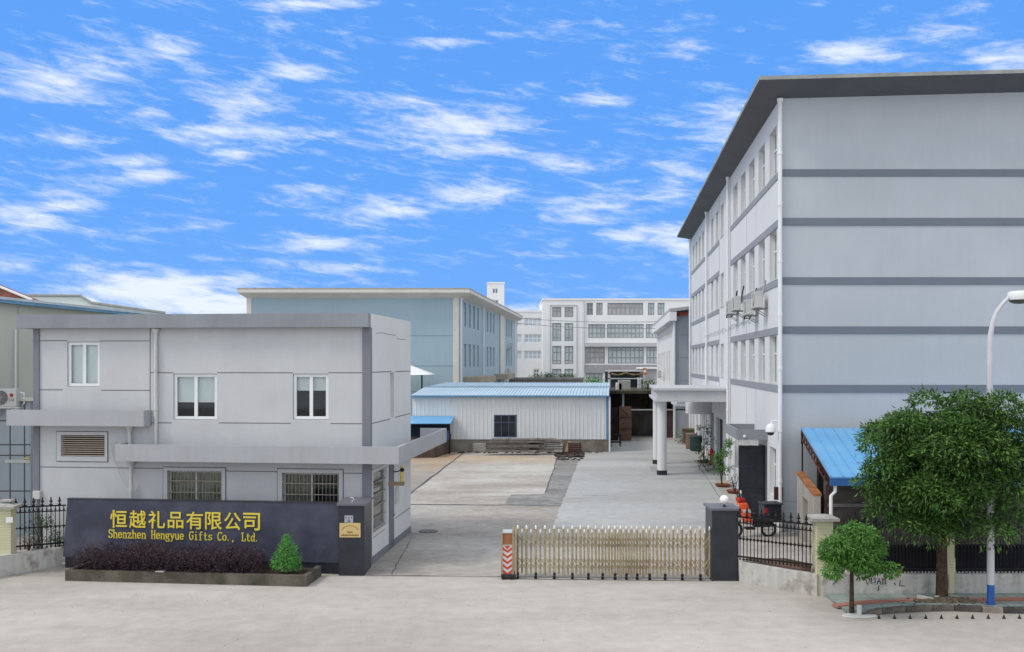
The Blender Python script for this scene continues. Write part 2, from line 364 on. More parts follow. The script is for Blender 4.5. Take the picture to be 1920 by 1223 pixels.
STRIPM = groundmat('rough_grey_screed', [(.22,.21,.20), (.285,.28,.27), (.36,.35,.335)], .5, 21.2, 0, speck=.28)
PORM = groundmat('porch_screed', [(.27,.27,.27), (.34,.345,.345), (.40,.40,.40)], .3, 25.2, 0, speck=.1)
sheet('ground', [(-900, -60), (900, -60), (900, 1500), (-900, 1500)], 0, groundmat('far_ground', [(.30,.29,.27), (.36,.35,.32), (.42,.40,.37)], .1, 2, 0))
sheet('road', [(-60, -20), (60, -20), (60, 26.9), (-60, 26.9)], .004, ROADM)
sheet('factory_yard', [(-18, 26.9), (22, 26.9), (24, 84), (-18, 84)], .004, YARDM)
sheet('pale_slab', G((600, 946), (946, 946), (958, 928), (1022, 927), (1046, 858), (700, 850)), .008, SLABM, .05)
sheet('brown_slab', G((560, 946), (742, 946), (868, 851), (700, 851)), .012, RUSTM)
sheet('grey_slab', G((1036, 990), (1051, 949), (1088, 856), (1150, 828), (1296, 828), (1330, 880), (1385, 990)), .008, GREYM, .07)
sheet('screed_strip', G((946, 947), (957, 928), (1022, 927), (1046, 859), (1088, 856), (1051, 949)), .016, STRIPM, .06)
sheet('porch_floor', G((1226, 899), (1217, 874), (1330, 874), (1372, 899)), .016, PORM)
jm = MB()
def joint(a, b, w):
    a = Vector(gnd(*a)); b = Vector(gnd(*b)); d = (b-a).normalized(); k = Vector((-d.y, d.x))*w/2
    n = 14; pl = []
    for i in range(n+1):
        p = a.lerp(b, i/n); o = k.normalized()*random.uniform(-.03, .03); pl.append((p+o-k*random.uniform(.4, 1.2), p+o+k*random.uniform(.4, 1.2)))
    for i in range(n): jm.quad((*pl[i][0], .02), (*pl[i+1][0], .02), (*pl[i+1][1], .02), (*pl[i][1], .02))
joint((742, 946), (868, 851), .14); joint((700, 946), (945, 948), .13); joint((945, 948), (1051, 950), .05); joint((1046, 858), (1022, 925), .07)
joint((688, 1080), (1400, 1087), .045); joint((1092, 930), (1140, 930), .05); joint((1385, 985), (1300, 860), .03); joint((770, 1012), (735, 1078), .02)
tag(jm.obj('pavement_joints', GRV), kind='structure')
def manhole():
    p = gnd(803, 997); R = thing('manhole_cover', (*p, .02), 'round iron manhole cover in the driveway beside the gatehouse', 'manhole cover')
    MB().lathe((*p, .006), [(.34, 0), (.34, .016)], 24).obj('cover', mat('manhole_iron', (.20,.19,.18), .8, .3, 6), R)
    for k in range(4): q = Vector((p[0]-.24+k*.16, p[1]-.22, .024)); MB().lathe(q, [(.045, 0), (.045, .006)], 8).obj('slot', GRV, R)
manhole()
q = MB(); rnd = random.Random(5)
for k in range(260):
    x = rnd.uniform(-14, 15); y = rnd.choice((rnd.uniform(20, 26.5), rnd.uniform(20, 26.5), rnd.uniform(27, 60))); s = rnd.uniform(.003, .013); a_ = rnd.random()*6; f = Fr(x, y, cos(a_), sin(a_))
    q.box(-s, s, -s*.6, s*.6, .018, .018+s*.4, f)
tag(q.obj('grit', mat('grit_brown', (.22,.19,.15), .9, .6, 9)), kind='stuff')

# ------------------------------------------------------------------ window builder
def window(fr, s0, s1, z0, z1, n, root, fm=None, pm=None, vs=1, hs=(), fw=.06, mw=None, panes=None, dep=.07):
    fm = fm or WH; mw = mw or fw
    mb = MB(); mb.box(s0, s1, n, n+dep, z0, z0+fw, fr).box(s0, s1, n, n+dep, z1-fw, z1, fr)
    mb.box(s0, s0+fw, n, n+dep, z0+fw, z1-fw, fr).box(s1-fw, s1, n, n+dep, z0+fw, z1-fw, fr)
    for i in range(vs):
        c = s0+(s1-s0)*(i+1)/(vs+1); mb.box(c-mw/2, c+mw/2, n+.006, n+dep-.004, z0+fw, z1-fw, fr)
    for h in hs:
        c = z0+(z1-z0)*h; mb.box(s0+fw, s1-fw, n+.003, n+dep-.006, c-mw/2, c+mw/2, fr)
    f = mb.obj('window', fm, root)
    MB().box(s0+fw*.5, s1-fw*.5, n+dep*.45, n+dep*.6, z0+fw*.5, z1-fw*.5, fr).obj('pane', pm or GLD, f)
    return f

# ------------------------------------------------------------------ two-storey gatehouse
YAW = (.1056, 1.0)
GF = Fr(-4.18, 28.4, 1.0, -.1056); GS = Fr(-4.18, 28.4, .1056, 1.0)
def gatehouse():
    R = thing('gatehouse', (GF.P(-5, 2.5, 0)), 'two-storey grey rendered gatehouse with flat roof behind the black name wall', 'building')
    SL = GF.s(65); SD = GS.s(770); ZT = 6+92*28.4/1800
    zf = 6+(680-614)*28.4/1800
    up = [GF.r(126, 641, 187, 725), GF.r(325, 701, 407, 787), GF.r(549, 701, 616, 787)]
    up = [(a, b, c, d) for a, b, c, d in up]
    lo = [GF.r(115, 816, 197, 856), GF.r(314, 883, 416, 941), GF.r(529, 887, 636, 945)]
    lo = [(a, b, c-(.35 if i else 0), d) for i, (a, b, c, d) in enumerate(lo)]
    mb = MB(); wallholes(mb, GF, SL, 0, 0, ZT, up+lo, .16)
    mb.quad(GF.P(SL, 0, 0), GF.P(SL, SD, 0), GF.P(SL, SD, ZT), GF.P(SL, 0, ZT)); mb.quad(GF.P(SL, SD, 0), GF.P(0, SD, 0), GF.P(0, SD, ZT), GF.P(SL, SD, ZT))
    mb.obj('wall', PL, R)
    sh = [GS.r(698, 880, 724, 992), ]
    sl = GS.s(733); slz = (GS.z(735, 784), GS.z(735, 699))
    sh.append((sl-.13, sl+.42, slz[0], slz[1])); dr = (GS.s(729), GS.s(738))
    sh.append((dr[0], dr[1], .0, GS.z(733, 869)))
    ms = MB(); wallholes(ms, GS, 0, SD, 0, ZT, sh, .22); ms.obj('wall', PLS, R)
    MB().box(SL+.5, -.5, .5, SD-.5, .05, ZT-.3, GF).obj('interior', INT, R)
    MB().quad(GF.P(SL, -.28, ZT-.02), GF.P(0, -.28, ZT-.02), GF.P(0, SD, ZT-.02), GF.P(SL, SD, ZT-.02)).obj('roof', CONC, R)
    fl = GF.s(42)
    MB().box(fl, .004, -.30, -.004, zf, ZT, GF).box(fl, SL-.004, -.004, SD, zf, ZT, GF).obj('roof_fascia', DKF, R)
    # corner pilasters
    MB().box(-.24, .012, -.05, .0, .0, zf, GF).box(.0, .12, -.012, .05, 0, zf, GS).obj('corner_pilaster', DK, R)
    MB().box(SL-.02, SL+.17, -.05, .0, 0, zf, GF).obj('corner_pilaster', DK, R)
    # plinth
    MB().box(.13, SD, -.02, .0, 0, .22, GS).obj('plinth', DK, R)
    # shallow grooves
    g = MB()
    def hg(x0, x1, y, yb=None, fr=GF):
        z = fr.z((x0+x1)/2, y); g.box(fr.s(x0), fr.s(x1), -.004, .002, z-.014, z+.014, fr)
    sv_ = GF.s(281.5); g.box(sv_-.014, sv_+.014, -.0045, .002, GF.z(281, 768), zf, GF)
    for x0, x1, y in ((67, 126, 639), (187, 281, 639.5), (67, 118, 731), (190, 281, 732), (282, 325, 699), (407, 549, 699), (616, 682, 699), (282, 322, 793), (410, 545, 793.5), (620, 682, 794.5),
                      (67, 306, 877), (424, 520, 884), (644, 682, 887.5)): hg(x0, x1, y)
    for x0, x1, y in ((698, 734, 697.5), (741, 769, 696.5)): hg(x0, x1, y, fr=GS)
    for x0, x1, y0 in ((698, 731, 790), (741, 769, 779)): hg(x0, x1, y0, fr=GS)
    for x0, x1, y0 in ((741, 769, 962), (699, 722, 1000)): hg(x0, x1, y0, fr=GS)
    each(g, 'joint_line', GRVW, R)
    cr = MB()                                     # hairline cracks in the render
    for pts in ([(705, 625), (716, 624), (728, 627), (742, 629)], [(744, 634), (752, 637), (760, 636)], ):
        cr.tube([GS.P(GS.s(x), -.004, GS.z(x, y)) for x, y in pts], .006, 4)
    cr.obj('crack', GRV, R)
    # windows
    for i, h in enumerate(up):
        w = window(GF, h[0]+.01, h[1]-.01, h[2]+.01, h[3]-.01, .05, R, WH, GL, 1, (), .085, .10)
        zb = (h[2]+.02, GF.z(366, 755), GF.z(583, 733))[i]
        MB().box(h[0]+.04, h[1]-.04, .19, .20, zb, h[3]-.03, GF).obj('roller_blind' if i else 'net_curtain', BLIND, w)
    h = lo[0]; w = MB()
    p_ = (h[3]-h[2])/10
    for k in range(10):
        z = h[2]+k*p_; w.quad(GF.P(h[0], .02, z+.01), GF.P(h[1], .02, z+.01), GF.P(h[1], .04, z+p_*.6), GF.P(h[0], .04, z+p_*.6))
    lv = w.obj('louvre', mat('brown_louvre', (.46,.38,.31), .6, .1, 6), R)
    for hh, o in ((lo[0], (107, 810, 202, 865)), (lo[1], (307, 877, 423, 941)), (lo[2], (521, 880, 643, 945))):
        a, b, c, d = GF.r(*o); q = MB(); e = hh
        c = min(c, e[2]-.02) if hh is lo[0] else e[2]-.15
        q.box(a, e[0], -.03, .0, c, d, GF).box(e[1], b, -.03, 0, c, d, GF).box(e[0], e[1], -.03, 0, e[3], d, GF).box(e[0], e[1], -.03, 0, c, e[2], GF)
        q.obj('window_surround', PL, R)
        g2 = MB()
        g2.box(a-.02, a, -.012, .001, c, d, GF).box(b, b+.02, -.012, .001, c, d, GF).box(a-.02, b+.02, -.012, .001, d, d+.02, GF).box(a-.02, b+.02, -.012, .001, c-.02, c, GF)
        each(g2, 'joint_line', GRV, R)
    def barred(fr, h, nb, hb, half):
        w = window(fr, h[0]+.01, h[1]-.01, h[2]+.01, h[3]-.01, .12 if half is not None else .04, R, LGRY, GL, 1 if half is not None else 0, (), .05, .05)
        if half is not None:
            m_ = (h[0]+h[1])/2; c = MB(); n = 16; a, b = (h[0]+.05, m_) if half == 0 else (h[0]+.05, h[1]-.05)
            for k in range(n*2):
                s = a+(b-a)*k/(n*2); t = a+(b-a)*(k+1)/(n*2); c.quad(fr.P(s, .24+.03*(k % 2), h[2]), fr.P(t, .24+.03*((k+1) % 2), h[2]), fr.P(t, .24+.03*((k+1) % 2), h[3]), fr.P(s, .24+.03*(k % 2), h[3]))
            c.obj('curtain', CURT, w)
        else: MB().box(h[0], h[1], .115, .125, h[2], h[3], fr).obj('curtain', mat('brown_curtain', (.36,.31,.24), .9, .3, 4), w)
        q = MB()
        for k in range(nb):
            s = h[0]+(h[1]-h[0])*(k+.5)/nb; q.tube([fr.P(s, .04, h[2]), fr.P(s, .04, h[3])], .009, 6)
        for f in hb:
            z = h[2]+(h[3]-h[2])*f; q.box(h[0], h[1], .02, .035, z-.014, z+.014, fr)
        q.obj('window_bars', BAR, R)
    barred(GF, lo[1], 15, (.25, .49, .76), 1); barred(GF, lo[2], 15, (.25, .49, .75), 0)
    barred(GS, sh[0], 0, (.02, .21, .40, .6, .8), None)
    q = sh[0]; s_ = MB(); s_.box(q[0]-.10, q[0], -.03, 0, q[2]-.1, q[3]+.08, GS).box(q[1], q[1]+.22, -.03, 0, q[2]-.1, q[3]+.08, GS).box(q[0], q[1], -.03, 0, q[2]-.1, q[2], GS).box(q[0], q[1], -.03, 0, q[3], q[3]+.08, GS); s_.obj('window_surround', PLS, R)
    w = window(GS, sh[1][0], sh[1][1], sh[1][2], sh[1][3], .12, R, WH, GLD, 0, (.5,), .05)
    d_ = MB().box(sh[2][0], sh[2][1], -.02, .15, .02, sh[2][3]-.01, GS).obj('door', DK, R); MB().ball(GS.P(sh[2][1]-.12, -.05, 1.05), .03, 8).obj('handle', BAR, d_)
    # canopies
    a0, a1 = GF.s(12, -.5), GF.s(271, -.45); z1, z0 = 6-(768-680)*29.3/1800, 6-(798-680)*29.1/1800
    c = MB().box(a0, a1, -.50, -.40, z0, z1, GF).box(a1-.1, a1, -.40, .0, z0, z1, GF).box(a0, a0+.1, -.40, .0, z0, z1, GF).box(a0+.1, a1-.1, -.40, 0, z0, z0+.08, GF)
    c.box(a0, SL-.06, 0, 2.2, z0, z0+.08, GF).obj('canopy', CAN, R)
    b0 = GF.s(217, -.55); zb0, zb1 = 3.06, 3.56; b1 = .98
    c = MB().box(b0, b1, -.60, -.50, zb0, zb1, GF).box(b0, b0+.1, -.50, 0, zb0, zb1, GF).box(b1-.1, b1, -.50, 7.4, zb0, zb1, GF).box(.0, b1-.1, 7.3, 7.4, zb0, zb1, GF)
    c.box(b0+.1, -.001, -.5, 0, zb0, zb0+.1, GF).box(-.001, b1-.1, -.5, 7.3, zb0, zb0+.1, GF).box(0, b1-.1, SD, 7.3, zb0+.1, zb0+.16, GF)
    c.obj('canopy', CAN, R)
    # rain pipes
    def pipe(pts, r=.055, hop=True, nm='drainpipe'):
        p = MB().tube(pts, r, 10)
        if hop: t = Vector(pts[0]); p.lathe((t.x, t.y, t.z), [(.06, -.16), (.12, -.03), (.12, .0)], 10)
        for i in range(len(pts)-1):
            d = Vector(pts[i+1])-Vector(pts[i])
            if abs(d.z) > 1.2:
                for f in (.33, .66): q = Vector(pts[i])+d*f; p.lathe(q, [(r*1.25, -.05), (r*1.25, .05)], 10)
        return p.obj(nm, WHD, R, smooth=True)
    s = GF.s(292, -.08); pipe([GF.P(s, -.08, zf-.02), GF.P(s, -.08, zb1-.2)])
    s = GF.s(243, -.1); pipe([GF.P(s, -.12, z0-.02), GF.P(s+.02, -.12, zb1-.2)]); pipe([GF.P(s+.06, -.12, zb0-.02), GF.P(s+.06, -.12, .3)])
    # cable, meter box, wall signs
    MB().tube([GF.P(GF.s(x), -.12, GF.z(x, y)) for x, y in ((262, 911), (258, 918), (249, 922), (240, 915), (228, 890), (217, 860), (211, 838), (213, 828), (222, 826), (240, 830))], .014, 6).obj('cable', LGRY, R, smooth=True)
    a = GF.r(66, 920, 79, 935); bx = MB().box(a[0], a[1], -.14, -.005, a[2], a[3], GF).obj('meter_box', LGRY, R, bevel=.01)
    MB().tube([GF.P(a[0]+.1, -.06, a[2]), GF.P(a[0]+.02, -.06, a[2]-.4), GF.P(a[0]-.02, -.04, .2)], .015, 6).obj('conduit', LGRY, bx)
    a = GS.r(741, 912, 747, 943); MB().box(a[0], a[1], -.03, -.005, a[2], a[3], GS).obj('notice_board', WHD, R)
    a = GS.r(750, 875, 755, 905); MB().box(a[0], a[1], -.03, -.005, a[2], a[3], GS).obj('name_plaque', GOLD, R)
    p = GS.P(GS.s(727), 0, GS.z(727, 905)); MB().box(GS.s(726), GS.s(727), -.55, -.02, GS.z(727, 910), GS.z(727, 903), GS).obj('hanging_sign', mat('wood_sign', (.42,.32,.20), .6), R)
    q = GS.s(737); MB().tube([GS.P(q, 0, GS.z(737, 885)), GS.P(q, -.18, GS.z(737, 884)), GS.P(q, -.28, GS.z(737, 880))], .02, 6).ball(GS.P(q, -.3, GS.z(737, 881)), .07, 8).obj('bracket_lamp', BLK, R)
gatehouse()

# ------------------------------------------------------------------ four-storey factory block on the right
RF = Fr(9.5, 34, 1, 0); RS = Fr(9.5, 34, .1056, 1.0, side=-1)
LROWS = [(5.21, 7.02), (9.02, 10.85), (12.84, 14.6)]
def factory():
    R = thing('factory_block', (16, 50, 0), 'long four-storey grey factory block with dark bands and deep overhanging eaves', 'building')
    DEP = 38.9*1.0056; ZW = 15.35; LEN = 17
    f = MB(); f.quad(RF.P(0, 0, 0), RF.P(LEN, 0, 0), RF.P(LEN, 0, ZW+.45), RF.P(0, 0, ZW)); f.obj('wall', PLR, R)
    far = RS.P(DEP, 0, 0)
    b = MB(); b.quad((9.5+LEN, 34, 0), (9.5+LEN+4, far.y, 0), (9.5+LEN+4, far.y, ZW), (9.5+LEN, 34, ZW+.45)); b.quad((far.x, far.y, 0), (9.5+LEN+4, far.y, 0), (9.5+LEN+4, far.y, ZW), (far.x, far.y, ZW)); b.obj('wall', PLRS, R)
    holes = []; bays = [(.75, 2.75, 5, 1.6), (14.95, 2.62, 4, 1.4), (26.3, 2.5, 5, 1.4)]
    for z0, z1 in LROWS:
        for s0, st, n, w in bays:
            for i in range(n): holes.append((s0+i*st, s0+i*st+w, z0, z1))
    g = [(.9, 2.3, 1.05, 2.85), (8.3, 9.8, .9, 2.9), (11.2, 12.8, .9, 2.9)]
    ground = g+[(2.9, 5.6, 0, 2.75), (15.4, 16.6, .6, 2.9), (18.0, 21.2, 0, 2.9), (22.6, 24.6, 0, 3.0), (27, 28.6, .6, 3), (30, 31.6, .6, 3), (33, 34.6, .6, 3), (36, 37.6, .6, 3)]
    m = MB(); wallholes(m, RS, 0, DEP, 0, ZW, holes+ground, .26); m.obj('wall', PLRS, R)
    c = MB(); c.prism([RS.P(.7, .7, 0)[:2], RS.P(DEP-.7, .7, 0)[:2], (25, 70), (25, 35)], .05, 15.0); c.obj('interior', INT, R)
    for h in holes:
        w_ = window(RS, h[0], h[1], h[2], h[3], .16, R, WH, GLF, 1, (.62,), .05, .06)
        MB().box(h[0]-.03, h[1]+.03, -.035, .155, h[2]-.02, h[2]+.03, RS).obj('sill', WHD, w_)
    for h in g+ground[4:5]+ground[7:]: window(RS, h[0], h[1], h[2], h[3], .16, R, WH, GLD, 1, (.62,), .05, .06)
    for a, b_ in ((2.9, 5.6), (18.0, 21.2), (22.6, 24.6)):
        d = MB().box(a, b_, .2, .26, .02, 2.8, RS).obj('door', BLKP if a < 3 else DKM, R)
    # bands: front and the stretches beside the windows
    for z0, z1 in ((4.94, 5.21), (7.02, 7.28), (8.76, 9.02), (10.85, 11.12), (12.59, 12.84)):
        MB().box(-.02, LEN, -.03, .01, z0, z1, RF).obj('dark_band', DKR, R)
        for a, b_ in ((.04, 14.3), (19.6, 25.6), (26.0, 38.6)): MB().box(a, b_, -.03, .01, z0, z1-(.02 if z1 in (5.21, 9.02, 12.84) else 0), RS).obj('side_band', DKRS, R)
    gr = MB(); gr.box(0, 1.6, -.006, .004, .0+1.07, 1.09, RF)
    for t in (5.8, 8.6, 14.3, 19.6, 31): gr.box(t-.012, t+.012, -.006, .004, 7.3, 8.74, RS).box(t-.012, t+.012, -.006, .004, 3.3, 4.92, RS).box(t-.012, t+.012, -.006, .004, 11.15, 12.57, RS)
    for t in (19.6,): gr.box(t-.03, t+.03, -.01, .004, 3.3, 15.2, RS)
    each(gr, 'joint_line', mat('joint_grey', (.33,.34,.36), .9, .05), R)
    # roof with sloping soffit
    o0 = Vector((8.45, 32.8)); o1 = Vector((9.5+LEN+1, 32.8)); k = RS.P(DEP+1.0, 1.0*-1, 0); o2 = Vector((9.5+LEN+5, k.y)); o3 = Vector((k.x, k.y))
    zo = [15.66, 16.15, 15.66, 15.66]; i0 = Vector((9.5, 34)); i1 = Vector((9.5+LEN, 34)); i2 = Vector((9.5+LEN+4, far.y)); i3 = Vector((far.x, far.y)); zi = [ZW, ZW+.45, ZW, ZW]
    O = [Vector((*p, z)) for p, z in zip((o0, o1, o2, o3), zo)]; I = [Vector((*p, z-.004)) for p, z in zip((i0, i1, i2, i3), zi)]
    s = MB()
    for j in range(4): s.quad(O[j], O[(j+1) % 4], I[(j+1) % 4], I[j])
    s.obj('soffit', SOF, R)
    s = MB(); T = [p+Vector((0, 0, .13)) for p in O]
    for j in range(4): s.quad(O[j], O[(j+1) % 4], T[(j+1) % 4], T[j])
    s.quad(*T); s.obj('roof', mat('roof_edge_concrete', (.36,.38,.36), .9, .2, 1), R)
    for t, n_, z1 in ((-.10, -.02, 15.3), (14.55, -.13, 15.35), (25.8, -.13, 15.35), (38.7, -.13, 15.3)):
        p = MB().tube([RS.P(t, n_, z1), RS.P(t, n_, .05)], .075, 12)
        p.lathe(RS.P(t, n_, z1), [(.08, -.14), (.11, -.05), (.11, .02)], 12)
        for z in (1.8, 3.6, 5.8, 7.7, 9.6, 11.6, 13.4): p.lathe(RS.P(t, n_, z), [(.09, -.06), (.09, .06)], 12)
        p.obj('drainpipe', WH, R, smooth=True)
    MB().box(-.14, .02, -.22, .08, 1.15, 1.6, RS).obj('pipe_box', mat('dark_red_box', (.07,.02,.02), .5), R)
    # porch over the main door
    def slab(a, b_, n0, z0, z1, lip=.12, nm='porch'):
        q = MB().box(a-lip, b_+lip, n0-lip, -.02, z0, z0+.12, RS).box(a, b_, n0, -.02, z0+.12, z1-.12, RS).box(a-lip, b_+lip, n0-lip, -.02, z1-.12, z1, RS)
        return q.obj(nm, PL, R)
    pc = slab(15.9, 23.4, -3.62, 3.96, 4.66)
    for t in (17.0, 22.6):
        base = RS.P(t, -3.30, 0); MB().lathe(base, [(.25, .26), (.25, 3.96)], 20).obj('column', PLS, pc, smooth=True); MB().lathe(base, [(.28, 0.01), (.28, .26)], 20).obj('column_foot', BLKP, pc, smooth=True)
    slab(26.5, 30.5, -1.9, 3.25, 3.8)
    p = MB()                                       # round drum under the upper floor
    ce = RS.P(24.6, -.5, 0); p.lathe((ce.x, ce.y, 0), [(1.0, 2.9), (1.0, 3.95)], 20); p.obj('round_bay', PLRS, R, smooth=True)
    # small box canopy above the side door
    a, b_, n0 = 2.75, 6.3, -1.18
    q = MB().box(a, b_, n0, n0+.08, 3.05, 3.43, RS).box(a, a+.08, n0+.08, -.0, 3.05, 3.43, RS).box(b_-.08, b_, n0+.08, 0, 3.05, 3.43, RS).box(a+.08, b_-.08, n0+.08, 0, 3.05, 3.12, RS)
    cn = q.obj('door_canopy', mat('canopy_box_grey', (.27,.285,.31), .85, .06, .8, .2, 80, streak=.2), R)
    q = MB()
    for k in range(8): q.box(a+.02, a+.05+.006*(k % 2), n0+.05+k*.1, n0+.05+k*.1+.085, 2.82, 3.05, RS)
    q.obj('roller_shutter_edge', WHD, cn)
    MB().ball(RS.P(a-.06, n0+.3, 3.17), .06, 10).obj('lamp', WH, cn)
    # black door leaf folded out square to the wall
    d = MB().box(3.35, 3.42, -1.02, .0, .05, 2.78, RS)
    for z in (.25, 1.0, 1.15, 1.9, 2.55): d.box(3.32, 3.35, -1.0, -.02, z, z+.06, RS)
    for n_ in (-1.0, -.7, -.4, -.08): d.box(3.325, 3.35, n_, n_+.05, .1, 2.7, RS)
    d.obj('door', BLKP, R)
factory()
# dome camera on the corner pipe
def cctv():
    p = RS.P(-.1, -.35, 0); z = 3.55
    R = thing('dome_camera', (p.x, p.y, z), 'white dome security camera fixed to the corner pipe of the big factory', 'camera')
    MB().lathe((p.x, p.y, z), [(.02, .30), (.10, .27), (.17, .16), (.18, .0)], 16).obj('housing', WH, R, smooth=True)
    MB().lathe((p.x, p.y, z), [(.03, -.13), (.10, -.10), (.14, 0), (.02, .01)], 16).obj('dome_glass', BLKP, R, smooth=True)
    MB().tube([(p.x, p.y, z+.25), (p.x+.06, p.y, z+.38), (p.x+.28, p.y, z+.38)], .025, 8).obj('bracket', WH, R)
cctv()
# outdoor air conditioner units hung on the side wall
def acunit(loc, face, label, wd=.85, logo=False, group='air conditioner units on the factory side wall', bracket=True):
    """face: frame whose s runs along the front of the unit, origin centre of the base"""
    R = thing('air_conditioner', loc, label, 'air conditioner', group)
    fr = face; fr.oz = loc[2]; w = wd/2
    MB().box(-w, w, -.0, .32, 0, .62, fr).obj('casing', WHD, R, bevel=.015)
    g = MB(); pts = []
    for r in (.05, .10, .15, .20, .245):
        n = 20; ring = [fr.P(-w*.32+r*cos(2*pi*k/n), -.018, .31+r*sin(2*pi*k/n)) for k in range(n+1)]; g.tube(ring, .005, 4)
    for k in range(8): t = pi*k/4; g.tube([fr.P(-w*.32, -.02, .31), fr.P(-w*.32+.25*cos(t), -.02, .31+.25*sin(t))], .004, 4)
    g.obj('fan_grille', LGRY, R)
    f = MB(); n = 24; f.extr([fr.P(-w*.32+.25*cos(2*pi*k/n), -.003, .31+.25*sin(2*pi*k/n)) for k in range(n)], tuple(Vector((fr.nx, fr.ny, 0))*-.006)); f.obj('fan', mat('fan_dark_grey', (.09,.09,.10), .7), R)  # flat dark grey disc behind the grille rings
    if bracket:
        b = MB()
        for s in (-w+.1, w-.12): b.box(s, s+.03, -.02, .52, -.05, -.01, fr).tube([fr.P(s+.015, .06, -.04), fr.P(s+.015, .50, -.32)], .015, 6)
        b.box(-w+.1, w-.09, .44, .47, -.045, -.012, fr)
        b.obj('bracket', mat('galvanised', (.33,.33,.32), .5, .2, 5, metal=.5), R)
    return R
for t, z, lab in ((3.0, 8.1, 'wall-hung air conditioner unit nearest the factory front corner'), (5.4, 7.95, 'dirty air conditioner unit hung lowest on the factory side wall'), (9.3, 8.35, 'air conditioner unit beside coiled black hoses on the factory side wall'), (11.6, 8.3, 'air conditioner unit farthest from the front corner of the factory')):
    p = RS.P(t, -.52, z); fr = Fr(p.x, p.y, RS.dy, -RS.dx); fr = Fr(p.x, p.y, RS.dx, RS.dy, side=-1); fr.oz = z
    acunit(p, fr, lab)
    # hose from the unit to the wall
    q = MB().tube([fr.P(.35, .1, .2), fr.P(.5, .05, .1+.3*sin(t)), fr.P(.55, .3, -.1), fr.P(.5, .4, .25), fr.P(.45, .48, .8), fr.P(.1, .50, 1.1)], .035, 6)
    r = [o for o in bpy.data.objects if o.name.startswith('air_conditioner') and o['label'] == lab][0]
    q.obj('hose', WHD if t < 4 else BLK, r, smooth=True)
MB().tube([RS.P(t, -.08, 7.95+.07*sin(t*3.1)-.01*t) for t in [6+k*.55 for k in range(40)]], .022, 6).obj('cable', WHD, [o for o in bpy.data.objects if o.name == 'factory_block'][0])
# ------------------------------------------------------------------ black name wall, letters, pillar, planter
SW = Fr(*GF.P(GF.s(635, -1.3), -1.3, 0)[:2], 1, -.1056)
ZSW = SW.z(635, 944); SWL = SW.s(122)
def sign_wall():
    R = thing('name_wall', SW.P(SWL/2, 0, 0), 'long low black granite wall carrying yellow company lettering', 'sign wall')
    zb = .33
    b = SWL-.0
    fr = SW; p = [fr.P(0, 0, zb), fr.P(SW.s(118), 0, zb), fr.P(SW.s(126.5), 0, ZSW), fr.P(0, 0, ZSW)]
    MB().extr(p, Vector((fr.nx, fr.ny, 0))*.14).obj('wall', BLKG, R)
    MB().box(SW.s(118)+.05, 0, .03, .13, .0, zb, fr).obj('plinth', BLKP, R)
    MB().box(SW.s(126.5)-.02, 0, -.015, .155, ZSW, ZSW+.025, fr).obj('coping', BLKP, R)
sign_wall()
def textmesh(body, size, ex, off):
    c = bpy.data.curves.new('t', 'FONT'); c.body = body; c.size = size; c.extrude = ex; c.offset = off; c.align_x = 'CENTER'
    o = bpy.data.objects.new('t', c); COL.objects.link(o); bpy.context.view_layer.update()
    me = bpy.data.meshes.new_from_object(o.evaluated_get(bpy.context.evaluated_depsgraph_get())); bpy.data.objects.remove(o); return me
def place_text(me, name, fr, s, z, n, m, parent, sx=1, sz=1, th=1):
    base = BASE[parent] if parent else fr.P(s, n, z)
    for v in me.vertices: v.co = fr.P(s+v.co.x*sx, n-v.co.z*th, z+v.co.y*sz)-base
    me.materials.clear(); me.materials.append(m); o = bpy.data.objects.new(name, me); COL.objects.link(o); BASE[o] = base
    if parent: o.parent = parent
    else: o.location = base
    return o
